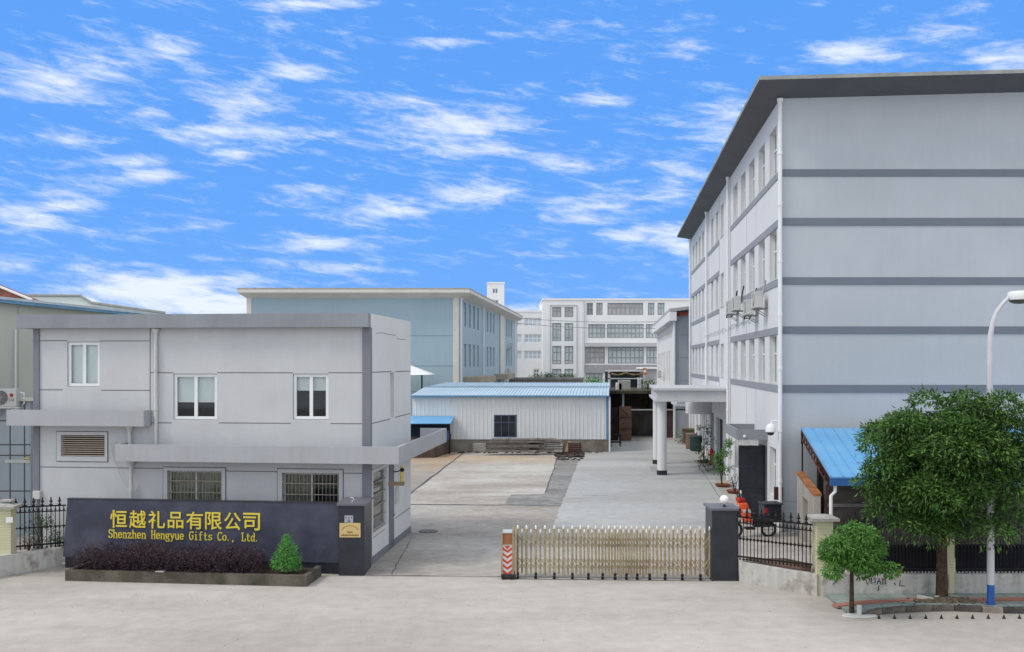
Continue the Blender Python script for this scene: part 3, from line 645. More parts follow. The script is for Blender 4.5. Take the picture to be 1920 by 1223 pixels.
def lettering():
    R = thing('company_lettering', SW.P(SW.s(347), -.02, 1.3), 'yellow Chinese and English company name lettering on the black wall', 'lettering')
    txt = '恒越礼品有限公司'
    for i, ch in enumerate(txt):
        px = 223+i*35.6; s = SW.s(px); me = textmesh(ch, 1, .012, .008)
        xs = [v.co.x for v in me.vertices]; ys = [v.co.y for v in me.vertices]
        cx, cy = (min(xs)+max(xs))/2, (min(ys)+max(ys))/2
        for v in me.vertices: v.co.x -= cx; v.co.y -= cy
        w = max(xs)-min(xs); h = max(ys)-min(ys)
        yc = 973.3+i*.72; D = FPX*1/FPX; zc = SW.z(px, yc, -.015)
        u = (SW.s(px+1)-SW.s(px)); k = 33*u
        place_text(me, 'character', SW, s, zc, -.016, GOLD, R, sx=k/w*(.95 if ch in '礼公司越恒限有' else .88), sz=32.5*u/h*(.97 if ch != '品' else .9))
    # serif capitals and small letters drawn as strokes on a 0..1 x 0..1.4 grid
    A = lambda *p: list(p)
    arc = lambda cx, cy, rx, ry, a, b, n=8: [(cx+rx*cos(radians(a+(b-a)*i/n)), cy+ry*sin(radians(a+(b-a)*i/n))) for i in range(n+1)]
    GL_ = {
     'S': [arc(.5,1.05,.33,.33,20,270)+arc(.5,.37,.36,.36,90,-160), [(.86,1.1),(.86,1.38)], [(.13,.0),(.13,.33)]],
     'h': [[(.2,1.4),(.2,0)], arc(.5,.55,.3,.35,170,0)+[(.8,0)], [(.05,1.38),(.2,1.38)], [(.05,0),(.38,0)], [(.62,0),(.95,0)]],
     'e': [[(.16,.5),(.84,.5)]+arc(.5,.48,.35,.46,0,330,12)],
     'n': [[(.2,.9),(.2,0)], arc(.5,.55,.3,.35,170,0)+[(.8,0)], [(.05,.9),(.2,.9)], [(.05,0),(.38,0)], [(.62,0),(.95,0)]],
     'z': [[(.15,.7),(.15,.9),(.82,.9),(.15,.02),(.85,.02),(.85,.25)]],
     'H': [[(.2,0),(.2,1.4)], [(.8,0),(.8,1.4)], [(.2,.72),(.8,.72)], [(.03,0),(.38,0)], [(.62,0),(.97,0)], [(.03,1.4),(.38,1.4)], [(.62,1.4),(.97,1.4)]],
     'g': [arc(.45,.6,.28,.3,0,360,12), [(.62,.85),(.95,.92)], [(.3,.33),(.2,.18),(.75,.1)]+arc(.5,-.15,.36,.22,40,-200)],
     'y': [[(.18,.9),(.52,.05)], [(.85,.9),(.5,.0),(.35,-.35),(.1,-.35)], [(.02,.9),(.36,.9)], [(.66,.9),(.98,.9)]],
     'u': [[(.2,.9),(.2,.3)]+arc(.5,.32,.3,.32,180,360)+[(.8,.9)], [(.8,.3),(.8,0),(.97,0)], [(.05,.9),(.2,.9)], [(.65,.9),(.8,.9)]],
     'G': [arc(.52,.7,.4,.68,50,360,14), [(.92,.7),(.6,.7)], [(.88,1.15),(.88,1.4)]],
     'i': [[(.5,.9),(.5,0)], [(.25,.9),(.5,.9)], [(.2,0),(.8,0)], [(.48,1.25),(.52,1.38)]],
     'f': [[(.4,0),(.4,1.05)]+arc(.65,1.1,.25,.28,180,40), [(.15,.88),(.8,.88)], [(.2,0),(.65,0)]],
     't': [[(.42,1.25),(.42,.25)]+arc(.65,.25,.23,.23,180,320), [(.12,.88),(.82,.88)]],
     's': [arc(.5,.68,.28,.2,20,270)+arc(.5,.25,.3,.22,90,-160), [(.8,.72),(.8,.9)], [(.18,0),(.18,.2)]],
     'C': [arc(.54,.7,.42,.68,50,310,14), [(.9,1.12),(.9,1.4)]],
     'o': [arc(.5,.46,.36,.45,0,360,14)],
     '.': [[(.22,.02),(.30,.12)]], ',': [[(.25,.1),(.3,0),(.18,-.25)]],
     'L': [[(.3,1.4),(.3,0)], [(.08,1.4),(.55,1.4)], [(.08,0),(.9,0),(.9,.4)]],
     'd': [arc(.45,.46,.32,.45,0,360,12), [(.78,1.4),(.78,0),(.95,0)], [(.6,1.38),(.78,1.38)]]}
    text = 'Shenzhen Hengyue Gifts Co., Ltd.'; n = len(text); p0, p1 = 203.5, 488.0; pit = (p1-p0)/n
    for i, ch in enumerate(text):
        if ch == ' ': continue
        px = p0+i*pit; s = SW.s(px); u = SW.s(px+1)-SW.s(px); yb = 1008.3+i*.22; zb = SW.z(px, yb); mb = MB()
        for st in GL_[ch]:
            for j in range(len(st)-1):
                (x0, y0), (x1, y1) = st[j], st[j+1]
                dx, dy = x1-x0, y1-y0; l = sqrt(dx*dx+dy*dy) or 1
                wv = .105 if abs(dy) > abs(dx)*.7 else .07
                kx, ky = u*pit*.98, u*10.6
                a = Vector((x0*kx, y0*ky)); b = Vector((x1*kx, y1*ky)); d = (b-a).normalized(); nn = Vector((-d.y, d.x))*wv*u*pit; a -= d*.02*u*pit; b += d*.02*u*pit
                pp = [a-nn, b-nn, b+nn, a+nn]
                mb.extr([SW.P(s+p.x, -.004, zb+p.y) for p in pp], -Vector((SW.nx, SW.ny, 0))*(.012+.0004*j))
        mb.obj('letter', GOLD, R)
lettering()
def stone_pillar(fr, s0, s1, n0, n1, z1, label, name='gate_pillar'):
    R = thing(name, fr.P((s0+s1)/2, n0, 0), label, 'pillar', 'black stone gate pillars')
    MB().box(s0, s1, n0, n1, 0, z1-.06, fr).obj('shaft', BLKP, R, bevel=.008)
    MB().box(s0-.05, s1+.05, n0-.05, n1+.05, z1-.06, z1, fr).obj('cap', mat('pillar_cap', (.15,.15,.18), .4, .1), R)
    return R
PF = Fr(*gnd(635, 1080), 1, -.02)
PZ = PF.z(658, 944)
PW = PF.s(683)
stone_pillar(PF, 0, PW, 0, 1.2, PZ, 'black stone gate pillar bearing a gold plaque at end of name wall')
def plaques():
    a = PF.r(636.5, 981, 676, 1008, -.02)
    R = thing('gold_plaque', PF.P((a[0]+a[1])/2, 0, a[2]), 'yellow plaque with arched dark lettering on the left gate pillar', 'plaque')
    MB().box(a[0], a[1], -.025, -.003, a[2], a[3], PF).obj('plate', mat('gold_plate', (.62,.47,.20), .4, .08, 6), R, bevel=.006)
    t = MB(); c = (a[0]+a[1])/2; w = a[1]-a[0]; h = a[3]-a[2]
    for k in range(11):
        th = radians(155-130*k/10); x = c+w*.40*cos(th); z = a[2]+h*.38+h*.45*sin(th)
        e = w*.026; t.box(x-e, x+e, -.031, -.025, z-e*.2, z+e*.5, PF).box(x-e*.3, x+e*.3, -.032, -.025, z-e, z+e, PF)
    for x in (-.09, 0, .09): t.box(c+w*x-w*.03, c+w*x+w*.03, -.031, -.025, a[2]+h*.34, a[2]+h*.40, PF).box(c+w*x-w*.01, c+w*x+w*.012, -.032, -.025, a[2]+h*.31, a[2]+h*.46, PF)
    for k in range(17): x = c+w*(-.40+.8*k/16); t.box(x-w*.017, x+w*.015, -.031, -.025, a[2]+h*.12, a[2]+h*.12+h*(.06+.03*(k % 3)), PF)
    t.obj('inscription', mat('brown_ink', (.16,.10,.03), .7), R)
    a = PF.r(646, 967, 662, 980, -.02)
    R = thing('number_plate', PF.P((a[0]+a[1])/2, 0, a[2]), 'small white number plate above the gold plaque on the gate pillar', 'plate')
    MB().box(a[0], a[1], -.02, -.003, a[2], a[3], PF).obj('plate', mat('plate_grey_white', (.42,.45,.50), .5), R)
    t = MB(); c = (a[0]+a[1])/2; w = a[1]-a[0]; h = a[3]-a[2]
    for x in (-.33, 0, .33): t.box(c+w*x-w*.07, c+w*x+w*.07, -.026, -.02, a[2]+h*.66, a[2]+h*.74, PF).box(c+w*x-w*.02, c+w*x+w*.02, -.027, -.02, a[2]+h*.58, a[2]+h*.86, PF)
    t.obj('characters', BLKP, R)
    me = textmesh('30', h*.5, .003, 0); place_text(me, 'number', PF, c, a[2]+h*.1, -.022, BLKP, R)
    p = PF.P(PF.s(659), .1, PZ)
    MB().tube([p, p+Vector((.0, 0, .06)), p+Vector((.05, 0, .10)), p+Vector((.02, 0, .15)), p+Vector((-.05, 0, .14))], .014, 6).obj('hook', LGRY, None, loc=p)
    tag(bpy.data.objects['hook'], 'small bent metal hook on top of the left gate pillar', 'hook')
plaques()
def planter():
    fr = Fr(*gnd(575, 1101), 1, -.105)
    s0 = fr.s(122); R = thing('planter', fr.P(s0/2, 0, 0), 'low mossy concrete planter bed in front of the name wall', 'planter')
    h = .30
    q = MB().box(s0, 0, 0, .14, 0, h, fr).box(s0, s0+.14, .14, 1.3, 0, h, fr).box(-.14, 0, .14, 1.3, 0, h, fr)
    q.obj('kerb', mat('mossy_concrete', (.17,.15,.12), .95, .35, 1.2, .6, 25, stain=(.05,.055,.035), stain_amt=.8, stain_sc=1.5), R)
    MB().box(s0+.14, -.14, .14, 1.3, 0, h-.06, fr).obj('soil', mat('dark_soil', (.06,.045,.03), 1, .4, 6, .6, 20), R)
    MB().box(fr.s(290), fr.s(306), .02, .13, h, h+.02, fr).obj('white_scrap', WHD, R)
    return fr, s0, h
PLF, PLS0, PLH = planter()

# ------------------------------------------------------------------ foliage
def leaves(clumps, per, L, Wd, seed=1, droop=.5, shell=.6, top=False):
    rnd = random.Random(seed); V = []; F = []
    for (c, r, sz) in clumps:
        n = int(per*(r*r))
        for _ in range(n):
            d = Vector((rnd.gauss(0, 1), rnd.gauss(0, 1), rnd.gauss(0, 1))).normalized()
            if top and d.z < -.15 and rnd.random() < .8: d.z = abs(d.z)
            rr = r*(shell+(1-shell)*rnd.random())*(1+.12*rnd.gauss(0, 1))
            p = c+Vector((d.x*rr, d.y*rr, d.z*rr*sz))
            a = (d*.7+Vector((rnd.gauss(0, .5), rnd.gauss(0, .5), rnd.gauss(0, .4)-droop))).normalized()
            b = a.cross(Vector((rnd.gauss(0, .6), rnd.gauss(0, .6), 1))).normalized()
            l = L*rnd.uniform(.65, 1.3); w = Wd*rnd.uniform(.7, 1.2); nrm = a.cross(b)*w*.35
            i = len(V); m = p+a*l*.45
            V += [p, m+b*w*.5+nrm, p+a*l, m-b*w*.5+nrm]; F += [(i, i+1, i+2), (i, i+2, i+3)]
    return V, F
def foliage(clumps, per, L, Wd, name, m, parent, seed=1, droop=.5, shell=.6, top=False):
    mb = MB(); mb.v, mb.f = leaves(clumps, per, L, Wd, seed, droop, shell, top); return mb.obj(name, m, parent)
LG1 = leafmat('deep_green_leaves', (.013,.045,.012), (.12,.25,.045)); LG2 = leafmat('fresh_green_leaves', (.035,.12,.02), (.13,.30,.05)); LG3 = leafmat('bright_shrub_leaves', (.04,.18,.02), (.14,.42,.08))
LP = leafmat('purple_leaves', (.016,.009,.014), (.075,.042,.058), .1); LPR = leafmat('red_purple_leaves', (.05,.012,.018), (.14,.03,.04), .1); LG4 = leafmat('dusty_green_leaves', (.025,.06,.02), (.10,.17,.06))
def tree(loc, H, trunk_r, cz, rx, rz, nclump, clr, per, L, Wd, m, label, cat='tree', name='tree', group=None, seed=3, bend=0, thigh=None, flat=0, squash=.8, lobes=()):
    R = thing(name, loc, label, cat, group); rnd = random.Random(seed); x, y = loc[0], loc[1]
    top = cz
    pts = [(x, y, -.02), (x+.3*bend, y, H*.25), (x+bend*.6, y, thigh or cz*.7), (x+bend, y, top)]
    tr = MB().tube(pts, [trunk_r*1.25, trunk_r, trunk_r*.85, trunk_r*.4], 10)
    for k in range(9):
        t = 2*pi*k/9+rnd.random(); s = rnd.uniform(.35, .75); z0 = cz-rz*rnd.uniform(.2, .75)
        e = Vector((x+bend+rx*s*cos(t), y+rx*s*sin(t), cz+rz*rnd.uniform(-.4, .5)))
        st = Vector((x+bend*.7, y, z0-rz*.15)); md = st.lerp(e, .5)+Vector((0, 0, .1*rz)); tr.tube([st, md, e], [trunk_r*.45, trunk_r*.28, trunk_r*.1], 6)
    tr.obj('trunk', BARK, R, smooth=True)
    cl = []
    for k in range(nclump):
        d = Vector((rnd.gauss(0, 1), rnd.gauss(0, 1), rnd.gauss(0, 1))).normalized(); q = rnd.uniform(.62, 1.0) if k % 4 else rnd.uniform(.2, .6)
        zz = d.z*rz*q
        if flat and zz < 0: zz *= flat
        c = Vector((x+bend+d.x*rx*q, y+d.y*rx*q, cz+zz)); cl.append((c, clr*rnd.uniform(.65, 1.25), squash))
    for lx, lz, lr in lobes: cl.append((Vector((x+lx, y+rnd.uniform(-.4, .4)-(1.0 if lx > .7 else .3), cz+lz)), lr, .8))
    foliage(cl, per, L, Wd, 'crown', m, R, seed, .5, .72, rx > 1)
    return R
# street trees
bt = gnd(1766, 1131)
def atx(px, py, D): return (px-CX)*D/FPX, EYE-(py-HOR)*D/FPX
D0 = bt[1]; u = D0/FPX
tree((bt[0], bt[1], 0), 5.5, .12, EYE-(868-HOR)*u, 1.64, 1.42, 125, .45, 2300, .13, .05, LG1, 'large round-crowned dark green street tree beside the lamp post', group='street trees on the pavement', seed=5, thigh=2.2, flat=1.0,
     lobes=[(-.55, 1.5, .42), (.25, 1.55, .4), (1.3, 1.0, .45), (1.45, .2, .45), (-1.65, -.1, .5), (-1.55, -.9, .45), (1.4, -.8, .45), (-1.2, .95, .5), (.9, 1.4, .5), (-1.0, -1.5, .5), (.8, -1.6, .5), (0, -1.7, .5), (-.5, -1.6, .5), (1.3, -1.3, .5), (-1.5, -1.3, .45), (.4, -1.45, .6), (-.2, -1.2, .6), (1.6, -.3, .4), (1.6, .5, .4), (1.15, .2, .5), (1.1, -.5, .5), (1.2, .8, .45), (1.3, -.1, .45), (-1.9, -.5, .4), (-1.85, .4, .4)])
bt = gnd(1597, 1152); u = bt[1]/FPX
tree((bt[0], bt[1], 0), 2.3, .05, EYE-(1035-HOR)*u, .66, .60, 62, .21, 5000, .10, .036, LG2, 'small bright green street tree with a thin trunk near the kerb', group='street trees on the pavement', seed=9, thigh=1.0, flat=.75,
     lobes=[(0, .62, .2), (-.68, -.3, .22), (.70, -.3, .22), (.1, .5, .25), (-.25, .5, .24), (.38, .42, .24), (-.45, .3, .24), (0, -.1, .35), (.3, .1, .3), (-.3, .05, .3), (-.45, -.45, .2), (.3, -.5, .2), (.55, .05, .22), (-.5, .1, .22)])
# clipped purple hedge in the planter, ragged on top
def hedge():
    R = thing('purple_hedge', PLF.P((PLS0)/2, .7, PLH), 'dark purple clipped hedge growing in the planter below the lettering', 'hedge')
    cl = []; cr = []; rnd = random.Random(11)
    s = PLS0+.25
    while s < PLF.s(497, .7):
        for n_ in (.20, .55, .9):
            r = rnd.uniform(.20, .29); cl.append((PLF.P(s+rnd.uniform(-.1, .1), n_+rnd.uniform(-.05, .1), PLH+.12+rnd.uniform(-.06, .05)), r, 1.0)); cl.append((PLF.P(s+rnd.uniform(-.1, .1), n_+rnd.uniform(-.05, .1), PLH+.36+.05*sin(s*2.3)+.04*sin(s*5.1)+rnd.uniform(-.07, .07)), r*.9, .9))
        if rnd.random() < .95-.05*(s-PLS0)**1.2: cr.append((PLF.P(s, .8+rnd.uniform(-.4, .1), PLH+.58), .16, .8))
        s += .2
    foliage(cl, 3000, .05, .032, 'foliage', LP, R, 4, .1); foliage(cr, 700, .05, .03, 'foliage', LPR, R, 6, -.2)
    st = MB()
    for k in range(60):
        p = PLF.P(rnd.uniform(PLS0+.3, PLF.s(495, .7)), rnd.uniform(.3, 1), PLH-.05); st.tube([p, p+Vector((rnd.uniform(-.1, .1), rnd.uniform(-.1, .1), .45))], .01, 5)
    ra, rb = PLF.P(PLS0+.25, .65, PLH-.03), PLF.P(PLF.s(497, .7), .65, PLH-.03); st.box(PLS0+.25, PLF.s(497, .7), .28, 1.02, PLH-.055, PLH-.045, PLF)
    st.obj('stem', BARK, R)
hedge()
def cone_shrub():
    s = PLF.s(538, .45); b = PLF.P(s, .45, PLH-.05)
    R = thing('conical_shrub', b, 'bright green pointed shrub at the right end of the planter', 'shrub')
    cl = []; rnd = random.Random(3)
    for k in range(44):
        f = (k/44)**1.1; z = .2+f*.85; r = .42*(1-f)**.75; t = k*2.4; q = rnd.uniform(.5, 1.0)
        cl.append((b+Vector((r*cos(t)*q, r*sin(t)*q, z)), .14*(1-f*.6), .9))
    foliage(cl, 5200, .055, .03, 'foliage', LG3, R, 8, .0)
    MB().tube([b, b+Vector((0, 0, .9))], [.03, .01], 6).obj('stem', BARK, R)
cone_shrub()

# ------------------------------------------------------------------ folding gate
def folding_gate():
    p0 = gnd(941, 1084); p1 = gnd(1336, 1088); fr = Fr(p0[0], p0[1], p1[0]-p0[0], p1[1]-p0[1])
    R = thing('folding_gate', fr.P(2.5, 0, 0), 'gold-coloured retractable lattice gate drawn half across the entrance', 'gate')
    zt = lambda px: EYE-(986+(px-941)*.006-HOR)*fr.P(fr.s(px), 0, 0).y/FPX
    # head unit
    a, b = fr.s(941.5), fr.s(962.5); ht = zt(950)-.02
    H = MB().box(a, b, -.17, .17, .14, ht-.155, fr).obj('drive_unit', mat('unit_body', (.30,.22,.14), .45, .1, 4), R, bevel=.01)
    for s in (a-.02, b-.02, fr.s(966.5)): MB().box(s, s+.045, -.20, -.155, .06, ht, fr).box(s, s+.045, .155, .2, .06, ht, fr).obj('frame_post', BRASS, H)
    MB().box(a-.02, b+.02, -.19, .19, ht-.15, ht-.11, fr).obj('top_bar', BRASSL, H)
    MB().box(a+.04, b-.04, -.178, -.168, ht-.44, ht-.18, fr).obj('display_panel', ORG, H)
    w = MB().box(a+.025, b-.025, -.176, -.171, .18, ht-.48, fr).obj('marker_panel', WSTR, H)
    c = MB(); m_ = (a+b)/2; hw = (b-a)/2-.03; z = ht-.50
    c.extr([fr.P(m_-hw*.7, -.176, z), fr.P(m_, -.176, z-.10), fr.P(m_+hw*.7, -.176, z)], tuple(fr.P(0, -.004, 0)-fr.P(0, 0, 0)))
    for k in range(5):
        zz = z-.10-k*.155
        for sg in (-1, 1): c.extr([fr.P(m_, -.176, zz-.10), fr.P(m_, -.176, zz-.03), fr.P(m_+sg*hw, -.176, zz+.06), fr.P(m_+sg*hw, -.176, zz-.01)], tuple(fr.P(0, -.004, 0)-fr.P(0, 0, 0)))
    c.obj('chevrons', RED, w)
    base = MB().box(a-.02, fr.s(968), -.22, .22, .05, .15, fr).obj('base_skirt', BLKP, R)
    for s in (a+.05, b-.03): MB().extr([fr.P(s+.05*cos(t*pi/6), -.24, .05+.05*sin(t*pi/6)) for t in range(12)], tuple(fr.P(0, .06, 0)-fr.P(0, 0, 0))).obj('wheel', BLK, R)
    xs = [283,348,418,487,557,626,692,753,812,867,918,966,1011,1054,1096,1136,1177,1225,1270,1328,1386,1449,1514,1580,1650,1722]
    pos = [fr.s(x/4+900) for x in xs]
    tall = None; short = None
    def post(s, z0, z1, r, nm):
        q = MB().tube([fr.P(s, 0, z0), fr.P(s, 0, z1)], r, 8); o = q.obj(nm, BRASS, R)
        MB().tube([fr.P(s, 0, z1), fr.P(s, 0, z1+.05)], r*1.15, 8).lathe(fr.P(s, 0, z1+.05), [(r*1.1, 0), (r*.8, .02), (r*.15, .06)], 8).obj('post_cap', BRASSL, o); return o
    for i, s in enumerate(pos):
        ztop = zt(xs[i]/4+900)-.08; post(s, .06, ztop, .031, 'post')
        for d in (-.13, .13): pass
        if i < len(pos)-1: post((s+pos[i+1])/2, .13, ztop-.10, .025, 'short_post')
        if i % 2 == 0:
            MB().extr([fr.P(s+.045*cos(t*pi/6), -.10, .048+.045*sin(t*pi/6)) for t in range(12)], tuple(fr.P(0, .03, 0)-fr.P(0, 0, 0))).obj('wheel', BLK, R)
            MB().box(s-.03, s+.04, -.10, .0, .10, .17, fr).obj('wheel_bracket', BLK, R)
    for zc, nm in ((1.02, 'upper_lattice'), (.42, 'lower_lattice')):
        q = MB()
        for i in range(len(pos)-1):
            a_, b_ = pos[i], pos[i+1]; hh = .185
            q.tube([fr.P(a_, -.028, zc-hh), fr.P(b_, -.028, zc+hh)], .010, 5).tube([fr.P(a_, .028, zc+hh), fr.P(b_, .028, zc-hh)], .010, 5)
            m2 = (a_+b_)/2; q.tube([fr.P(a_, -.035, zc+hh*.35), fr.P(m2, -.035, zc-hh*1.0)], .008, 5).tube([fr.P(m2, -.035, zc-hh*1.0), fr.P(b_, -.035, zc+hh*.35)], .008, 5)
            q.tube([fr.P(a_, -.04, zc-hh*.35), fr.P(m2, -.04, zc+hh*1.0)], .008, 5).tube([fr.P(m2, -.04, zc+hh*1.0), fr.P(b_, -.04, zc-hh*.35)], .008, 5)
        q.obj(nm, BRASS, R)
    MB().box(fr.s(966), fr.s(1336), -.16, -.11, .004, .012, fr).obj('guide_rail', mat('rusty_rail', (.12,.06,.03), .7, .4, 3), R)
    return fr
folding_gate()
RP = gnd(1335, 1090); RPF = Fr(RP[0], RP[1], 1, 0)
RPS = RPF.s(1385); RPZ = RPF.z(1360, 953)
stone_pillar(RPF, 0, RPS, 0, .9, RPZ, 'black stone gate pillar at the closed end of the folding gate')
def globe():
    p = RPF.P(RPF.s(1358, .3), .3, RPZ)
    R = thing('globe_lamp', p, 'round white globe lamp on top of the right black gate pillar', 'lamp')
    MB().lathe(p, [(.06, 0), (.05, .02), (.02, .03), (.02, .06)], 12).obj('stem', BLK, R)
    MB().ball(p+Vector((0, 0, .185)), .13, 18).obj('globe', GLOBE, R, smooth=True)
globe()
# ------------------------------------------------------------------ boundary walls, pillars, iron fences
def lowwall(a, b, za, zb, th, label, z0=0):
    a = Vector(a); b = Vector(b); d = (b-a).normalized(); n = Vector((-d.y, d.x))*th
    mb = MB().prism([a, b, b+n, a+n], z0, [za, zb, zb, za]); o = mb.obj('low_wall', CONC2, None, loc=(*((a+b)/2), 0), bevel=.01); return tag(o, label, 'wall')
def tiled_pillar(c, w, z, label, angle=0):
    R = thing('tiled_pillar', (c[0], c[1], 0), label, 'pillar', 'cream tiled fence pillars'); f = Fr(c[0], c[1], cos(angle), sin(angle))
    MB().box(-w/2, w/2, 0, w, 0, z-.12, f).obj('shaft', CREAMT, R)
    g = MB(); k = .75
    while k < z-.15: g.box(-w/2-.004, w/2+.004, -.004, w+.004, k, k+.006, f); k += .075
    g.obj('tile_joints', mat('tile_joint', (.40,.39,.27), .9), R)
    e = .13; b_ = f; mb = MB().box(-w/2-e, w/2+e, -e, w+e, z-.12, z-.05, f)
    o = [f.P(-w/2-e, -e, z-.05), f.P(w/2+e, -e, z-.05), f.P(w/2+e, w+e, z-.05), f.P(-w/2-e, w+e, z-.05)]; t = [f.P(-w/2+.1, .1, z+.01), f.P(w/2-.1, .1, z+.01), f.P(w/2-.1, w-.1, z+.01), f.P(-w/2+.1, w-.1, z+.01)]
    for i in range(4): mb.quad(o[i], o[(i+1) % 4], t[(i+1) % 4], t[i])
    mb.quad(*t); mb.obj('cap', CONC, R)
    return R
def iron_fence(a, b, z0a, z0b, z1a, z1b, n, label, finial=2, m=None, mid=True, skip=()):
    """bars between ground points a and b; z0 foot, z1 top rail"""
    m = m or IRON; a = Vector(a); b = Vector(b); R = thing('iron_fence', (*((a+b)/2), 0), label, 'fence'); d = (b-a); nn = Vector((-d.y, d.x)).normalized()
    P = lambda f, z: Vector((*(a+d*f), z)); Z0 = lambda f: z0a+(z0b-z0a)*f; Z1 = lambda f: z1a+(z1b-z1a)*f
    def rail(h, r, nm='rail'):
        q = MB(); o = nn*r; f0, f1 = P(0, h(0)), P(1, h(1)); v = Vector((0, 0, r)); o3 = Vector((o.x, o.y, 0))
        q.quad(f0-o3-v, f1-o3-v, f1-o3+v, f0-o3+v); q.quad(f0+o3-v, f1+o3-v, f1+o3+v, f0+o3+v); q.quad(f0-o3+v, f1-o3+v, f1+o3+v, f0+o3+v); q.quad(f0-o3-v, f1-o3-v, f1+o3-v, f0+o3-v); q.obj(nm, m, R)
    rail(lambda f: Z0(f)+.10, .022); rail(lambda f: Z1(f), .020); rail(lambda f: Z1(f)-.16, .014)
    if mid: rail(lambda f: Z1(f)-(Z1(f)-Z0(f))*.5, .012)
    hh = (z1a+z1b)/2-(z0a+z0b)/2
    proto = None; pp = None
    for i in range(n):
        f = (i+.5)/n
        if proto is None or abs(z1a-z0a-z1b+z0b) > .05:
            q = MB().tube([P(f, Z0(f)), P(f, Z1(f)+.02)], .012, 6); bz = Z1(f)
            q.lathe(P(f, Z1(f)-(Z1(f)-Z0(f))*.5), [(.012, -.05), (.03, -.02), (.03, .02), (.012, .05)], 6)
            q.tube([P(f-.25/n, bz-.15), P(f, bz-.03), P(f+.25/n, bz-.15)], .009, 5)
            q.tube([P(f-.22/n, Z0(f)+.02), P(f, Z0(f)+.09), P(f+.22/n, Z0(f)+.02)], .009, 5)
            o = q.obj('bar', m, R)
            if proto is None: proto = (o, f)
        else:
            o = proto[0].copy(); COL.objects.link(o); o.parent = R; BASE[o] = BASE[R]; dd = d*(f-proto[1]); o.location = Vector((dd.x, dd.y, Z1(f)-Z1(proto[1])))
        if i % finial == 0 and i not in skip:
            t = P(f, Z1(f)); o2 = MB().lathe(t, [(.012, 0), (.05, .03), (.02, .05), (.018, .10), (.055, .13), (.03, .16), (.012, .26), (.002, .27)], 8).tube([P(f-.3/n*1.6, Z1(f)+.06), t+Vector((0, 0, .02)), P(f+.3/n*1.6, Z1(f)+.06)], .010, 5).obj('spear_tip', m, R)
    return R
# right of the gate
wa = gnd(1386, 1092); wb = gnd(1532, 1119)
zw = lambda px, py, P_: EYE-(py-HOR)*P_[1]/FPX
lowwall(wa, wb, zw(1386, 1053, wa), zw(1527, 1078, wb), .22, 'stained low concrete wall slanting from black pillar to cream pillar')
tp = (wb[0]+.12, wb[1]+.05)
tiled_pillar((tp[0]+.10, tp[1]), .42, zw(1543, 968, tp), 'cream tiled pillar with a stone cap behind the small bright tree', 0)
fa = (wa[0], wa[1]+.1); fb = (wb[0]-.08, wb[1]+.15)
iron_fence(fa, fb, zw(0, 1053, wa)+.02, zw(0, 1070, wb)+.02, zw(0, 970, wa), zw(0, 986, wb), 20, 'rusty iron fence with spear tips between black and cream pillars')
MB().quad((fa[0], fa[1]+.06, zw(0, 1050, wa)), (fb[0], fb[1]+.06, zw(0, 1079, wb)), (fb[0], fb[1]+.06, zw(0, 1060, wb)), (fa[0]+1.2, fa[1]-.2+.06, zw(0, 1046, wa))).obj('base_plate', BROWN, bpy.data.objects['iron_fence'])
wc = gnd(1542, 1120); wd = (wc[0]+9.5, wc[1]+.05)
zt2 = zw(0, 1077, wc)
lowwall((wc[0], wc[1]), wd, zt2, zt2, .25, 'low white concrete wall with black scribbles behind the street trees')
def scribbles():
    f = Fr(wc[0], wc[1], wd[0]-wc[0], wd[1]-wc[1]); R = bpy.data.objects['low_wall.001']; q = MB()
    st = [[(1563, 1082), (1568, 1090), (1561, 1096)], [(1571, 1084), (1565, 1091)], [(1622, 1083), (1626, 1096), (1632, 1085)], [(1634, 1083), (1633, 1094), (1641, 1092), (1640, 1083)], [(1644, 1096), (1648, 1084), (1651, 1096)], [(1645, 1091), (1650, 1091)],
          [(1655, 1084), (1655, 1096)], [(1659, 1083), (1660, 1096)], [(1648, 1097), (1646, 1108)], [(1676, 1093), (1679, 1097)], [(1688, 1088), (1686, 1098), (1696, 1099)], [(1508, 1080), (1518, 1082)]]
    for s in st[:-1]: q.tube([f.P(f.s(x), -.006, f.z(x, y)) for x, y in s], .011, 4)
    q.obj('scribble', BLK, R)
scribbles()
z1f = zw(0, 1024, wc)
for sx0, sx1, lab, n in ((1600, 1768, 'dark iron fence behind the big tree left of the short cream post', 26), (1792, 2060, 'dark iron fence behind the lamp post at right edge', 40)):
    f = Fr(wc[0], wc[1], wd[0]-wc[0], wd[1]-wc[1]); A = f.P(f.s(sx0, .12), .12, 0); B = f.P(min(f.s(sx1, .12), 9.5), .12, 0)
    r = iron_fence(A[:2], B[:2], zt2, zt2, zt2+1.33, zt2+1.33, n, lab, 3, IRONB, False)
    A = f.P(f.s(sx0, .16), .16, 0); B = f.P(min(f.s(sx1, .16), 9.5), .16, 0)
    MB().prism([A[:2], B[:2], (B.x, B.y+.02), (A.x, A.y+.02)], zt2+.03, zt2+.68).obj('dark_mesh_panel', mat('dark_screen', (.022,.022,.03), .9, .3, 3), r)
    MB().prism([A[:2], B[:2], (B.x, B.y+.035), (A.x, A.y+.035)], zt2+.68, zt2+.73).obj('rail', IRONB, r)
p = f.P(f.s(1780, .0), .0, 0); tiled_pillar((p.x, p.y), .26, zt2+1.1, 'short cream post in the dark fence beside the big tree trunk', 0)
